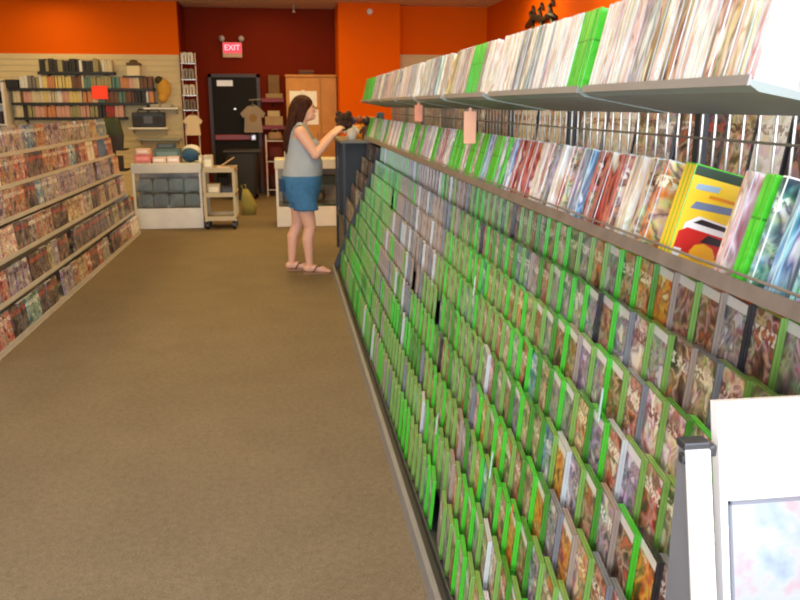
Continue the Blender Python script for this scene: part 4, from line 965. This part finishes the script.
def leg(hy, knee, ankle, s):
    b.capsule([P(.150, hy, .80), P((.15+knee[0])/2-.005, (hy+knee[1])/2, .62), P(knee[0], knee[1], .46)], [.104, .084, .058], 16)
    b.capsule([P(knee[0], knee[1], .46), P((knee[0]*.55+ankle[0]*.45)-.020, (knee[1]+ankle[1])/2, .34), P(ankle[0], ankle[1], .10), P(ankle[0], ankle[1], .065)], [.056, .058, .034, .035], 14)
    x, y = ankle
    b.capsule([P(x-.030, y, .052), P(x+.05, y, .052), P(x+.125, y, .038), P(x+.165, y, .030)], [.033, .036, .034, .022], 12)
    for i, dy in enumerate((-.026, -.010, .005, .018, .029)):
        j = i if s > 0 else i
        ln = (.150+.045, .150+.040, .150+.034, .150+.026, .150+.016)[i] if s > 0 else (.166, .176, .184, .190, .195)[i]
        b.capsule([P(x+.14, y+dy, .029), P(x+ln, y+dy, .024)], [.012, .0095 if (i > 0 and s > 0) or (i < 4 and s < 0) else .0125], 8)
LA, RA = (0.035, 0.085), (0.205, -0.100)
leg(.098, (0.105, .095), LA, -1)
leg(-.098, (0.222, -.100), RA, 1)
def arm(s, elbow, wrist, hand_dir, palm_n, curl):
    sh = Vector(P(.152, s*.182, 1.352)); e = Vector(elbow); w = Vector(wrist)
    b.capsule([sh, sh.lerp(e, .45), e], [.060, .054, .043], 14)
    b.capsule([e, e.lerp(w, .3), w], [.044, .043, .028], 14)
    d = Vector(hand_dir).normalized(); n = Vector(palm_n).normalized(); n = (n - d*n.dot(d)).normalized(); u = d.cross(n)   # u = across the palm
    pc = w + d*.05
    for t in (-.026, -.009, .009, .026): b.capsule([w + d*.01 + u*t*.6, w + d*.085 + u*t], [.0155, .0125], 8)
    F = [(-.030, .058), (-.010, .072), (.011, .078), (.031, .068)]
    for k, (t, L_) in enumerate(F):
        base = w + d*.088 + u*t
        p1 = base + (d*.92 + n*.25*curl)*L_*.42
        p2 = p1 + (d*.72 + n*.70*curl)*L_*.32
        p3 = p2 + (d*.45 + n*.90*curl)*L_*.26
        b.capsule([base, p1, p2, p3], [.0098, .0092, .0085, .0075], 8)
    tb = w + d*.03 + u*.030
    b.capsule([tb, tb + (d*.55 + u*.62 + n*.35)*.038, tb + (d*.80 + u*.45 + n*.55)*.066], [.0135, .011, .0088], 8)
    return pc, d, n, u
HR = arm(-1, P(.285, -.225, 1.150), P(.452, -.150, 1.322), (.60, .30, .62), (.45, .55, -.35), .8)
HL = arm(1, P(.315, .205, 1.165), P(.470, .185, 1.335), (.66, .02, .62), (.5, -.5, -.4), .8)
body = link('body', remeshed(b, 0.0055, 4, 'body', SKIN, worldloc(woman)), woman)
# clothing
b = MB(); torso(b, 0.012, 0.85)
for s in (-1, 1): b.capsule([P(.150, s*.125, 1.375), P(.150, s*.095, 1.412)], [.052, .040], 12)
def topcut(c):
    x, y, z = c.x-WX, c.y-WY, c.z
    if z < 0.925: return True
    if z > 1.36 and abs(y) < .065: return True                       # neckline
    if z > 1.31 and abs(y) < .075 and x > .20: return True
    if abs(y) > .150 and z > 1.30: return True                        # armholes
    return z > 1.445
TANK = mat('grey_tank_cloth', (166, 174, 184), 0.9, vary=0.12, scale=9)
top = link('tank_top', remeshed(b, 0.008, 3, 'tank_top', TANK, worldloc(woman), topcut), woman)
b = MB()
rr = [(0.15, 0.70, .150, .19), (0.15, 0.80, .184, .214), (0.152, 0.90, .196, .224), (0.163, 0.965, .192, .216)]
b.loft([(WX+cx, WY, z, rx, ry) for cx, z, rx, ry in rr], 28, 2.2)
b.capsule([P(.150, .098, .80), P(.140, .105, .66), P(.135, .105, .60)], [.118, .116, .114], 18)
b.capsule([P(.150, -.098, .80), P(.185, -.105, .66), P(.195, -.105, .60)], [.118, .116, .114], 18)
DENIM = mat('blue_denim', (62, 118, 164), 0.85, vary=0.25, scale=22)
sh_ = link('denim_shorts', remeshed(b, 0.008, 3, 'denim_shorts', DENIM, worldloc(woman), lambda c: c.z < 0.625 or c.z > 0.955), woman)
part('back_pocket', MB().box(P(-.040, -.10, .86), (.004, .11, .12), Euler((0, 0, R(24))).to_matrix()), mat('denim_dark', (34, 78, 124), .85), sh_)
part('hem', MB().tube([P(.145+.116*math.cos(a)+.04, -.105+.116*math.sin(a), .63) for a in [2*PI*i/20 for i in range(21)]], .006, 6, False), mat('denim_dark', (34, 78, 124), .85), sh_)
# hair
b = MB()
b.ell(P(.178, 0, 1.596), (.106, .090, .100), 22)
b.ell(P(.135, 0, 1.56), (.080, .092, .110), 18)
b.loft([P(.035, 0, 1.17) + (.020, .045), P(.030, 0, 1.22) + (.042, .085), P(.040, 0, 1.32) + (.052, .110), P(.075, 0, 1.42) + (.055, .112), P(.105, 0, 1.50) + (.066, .100), P(.130, 0, 1.58) + (.082, .092)], 20)
for i in range(9):
    y = -.09 + .0225*i; zz = 1.16 + .05*((i*7) % 5)/5
    b.capsule([P(.10, y, 1.50), P(.045 - .02*(i % 2), y*1.1, 1.34), P(.015 - .015*(i % 3), y*.95, zz)], [.030, .026, .010], 8)
for s in (-1, 1): b.capsule([P(.225, s*.070, 1.64), P(.205, s*.082, 1.56), P(.165, s*.088, 1.47), P(.12, s*.10, 1.38)], [.026, .022, .026, .02], 8)
HAIR = mat('dark_brown_hair', (64, 34, 24), 0.75, vary=0.5, scale=30, spec=0.15)
link('hair', remeshed(b, 0.008, 3, 'hair', HAIR, worldloc(woman)), woman)
# face details
for s in (-1, 1):
    e = part('eye', MB().ell(P(.284, s*.031, 1.563), (.007, .011, .006), 10), mat('eye_white', (236, 232, 226), .3), woman, True)
    part('iris', MB().ell(P(.2895, s*.030, 1.563), (.0035, .0055, .0058), 8), mat('iris_brown', (54, 34, 24), .3), e, True)
    part('eyebrow', MB().capsule([P(.290, s*.016, 1.585), P(.286, s*.034, 1.590), P(.272, s*.050, 1.584)], [.0035, .004, .003], 6), HAIR, woman, True)
part('mouth', MB().ell(P(.301, 0, 1.503), (.004, .019, .0055), 10), mat('lip_pink', (178, 96, 88), .5), woman, True)
# flip-flops
for (ax, ay) in (LA, RA):
    so = MB()
    out = [(-.065, 0), (-.055, .028), (.0, .033), (.06, .036), (.13, .046), (.185, .034), (.205, .004), (.19, -.030), (.13, -.044), (.06, -.034), (.0, -.032), (-.055, -.028)]
    so.prism([(WX+ax+x, WY+ay+y) for x, y in out], 'z', 0.0005, 0.018)
    f_ = part('sandal', so, mat('tan_sandal', (150, 112, 84), .7), woman)
    part('strap', MB().tube([P(ax+.03, ay+.042, .02), P(ax+.07, ay+.036, .072), P(ax+.118, ay+.004, .072), P(ax+.07, ay-.038, .080), P(ax+.03, ay-.042, .02)], .007, 6), mat('sandal_strap', (96, 66, 52), .7), f_)
# what she is handling
hp = HR[0] + HR[1]*.085 + HR[2]*.05 + Vector((0, 0, .03))
t = thing('toy_figure', 'dark brown curly toy held up in the hands of the woman', 'toy', tuple(hp))
m = MB().ell(tuple(hp + Vector((0.01, .07, .035))), (.065, .065, .085), 14)
for i in range(10):
    a = 2*PI*i/10; m.ell(tuple(hp + Vector((0.01 + .058*math.cos(a), .07 + .058*math.sin(a), .055 + .05*math.sin(3*a)))), (.032, .032, .036), 8)
part('body', m, mat('brown_curly_plush', (66, 40, 28), .9, vary=.4, scale=30), t, True)
part('face', MB().ell(tuple(hp + Vector((-.03, .06, .03))), (.022, .03, .03), 10), mat('toy_pale_face', (150, 120, 92), .8), t, True)

# ------------------------------------------------------------------ light
def area(name, loc, rot, sx, sy, power, rgb):
    l = bpy.data.lights.new(name, 'AREA'); l.shape = 'RECTANGLE'; l.size = sx; l.size_y = sy; l.energy = power; l.color = lin(rgb)[:3]
    o = bpy.data.objects.new(name, l); COL.objects.link(o); o.location = loc; o.rotation_euler = rot
    return o
area('window_daylight', (-0.4, YF+0.05, 1.7), (PI/2, 0, 0), 7.0, 2.3, 660, (228, 240, 255))
for y, pw in ((0.4, 17), (3.0, 24), (5.6, 34), (8.4, 37), (11.2, 36), (13.4, 15)):
    for x in (-3.6, 0.0, 2.9):
        if x == 2.9 and y > 12: continue
        area('ceiling_tube_light', (x, y, ZC-0.03), (0, 0, 0), 0.6, 1.25, pw*(1.25 if x == 0 else 1.0), (240, 244, 255) if y < 2 else (255, 240, 214) if y < 5 else (255, 218, 138))
area('recess_light', (-0.3, 14.5, ZC-0.03), (0, 0, 0), 0.5, 0.3, 2.5, (255, 220, 170))
w = bpy.data.worlds.new('world'); SC.world = w; w.use_nodes = True
nt = w.node_tree; bg = nt.nodes['Background']; sky = nt.nodes.new('ShaderNodeTexSky'); sky.sky_type = 'PREETHAM' if False else 'NISHITA'
sky.sun_disc = False; sky.sun_elevation = R(40)
nt.links.new(sky.outputs[0], bg.inputs['Color']); bg.inputs['Strength'].default_value = 0.12
SC.cycles.filter_width = 2.1
SC.view_settings.view_transform = 'Standard'; SC.view_settings.look = 'None'; SC.view_settings.exposure = 0.0
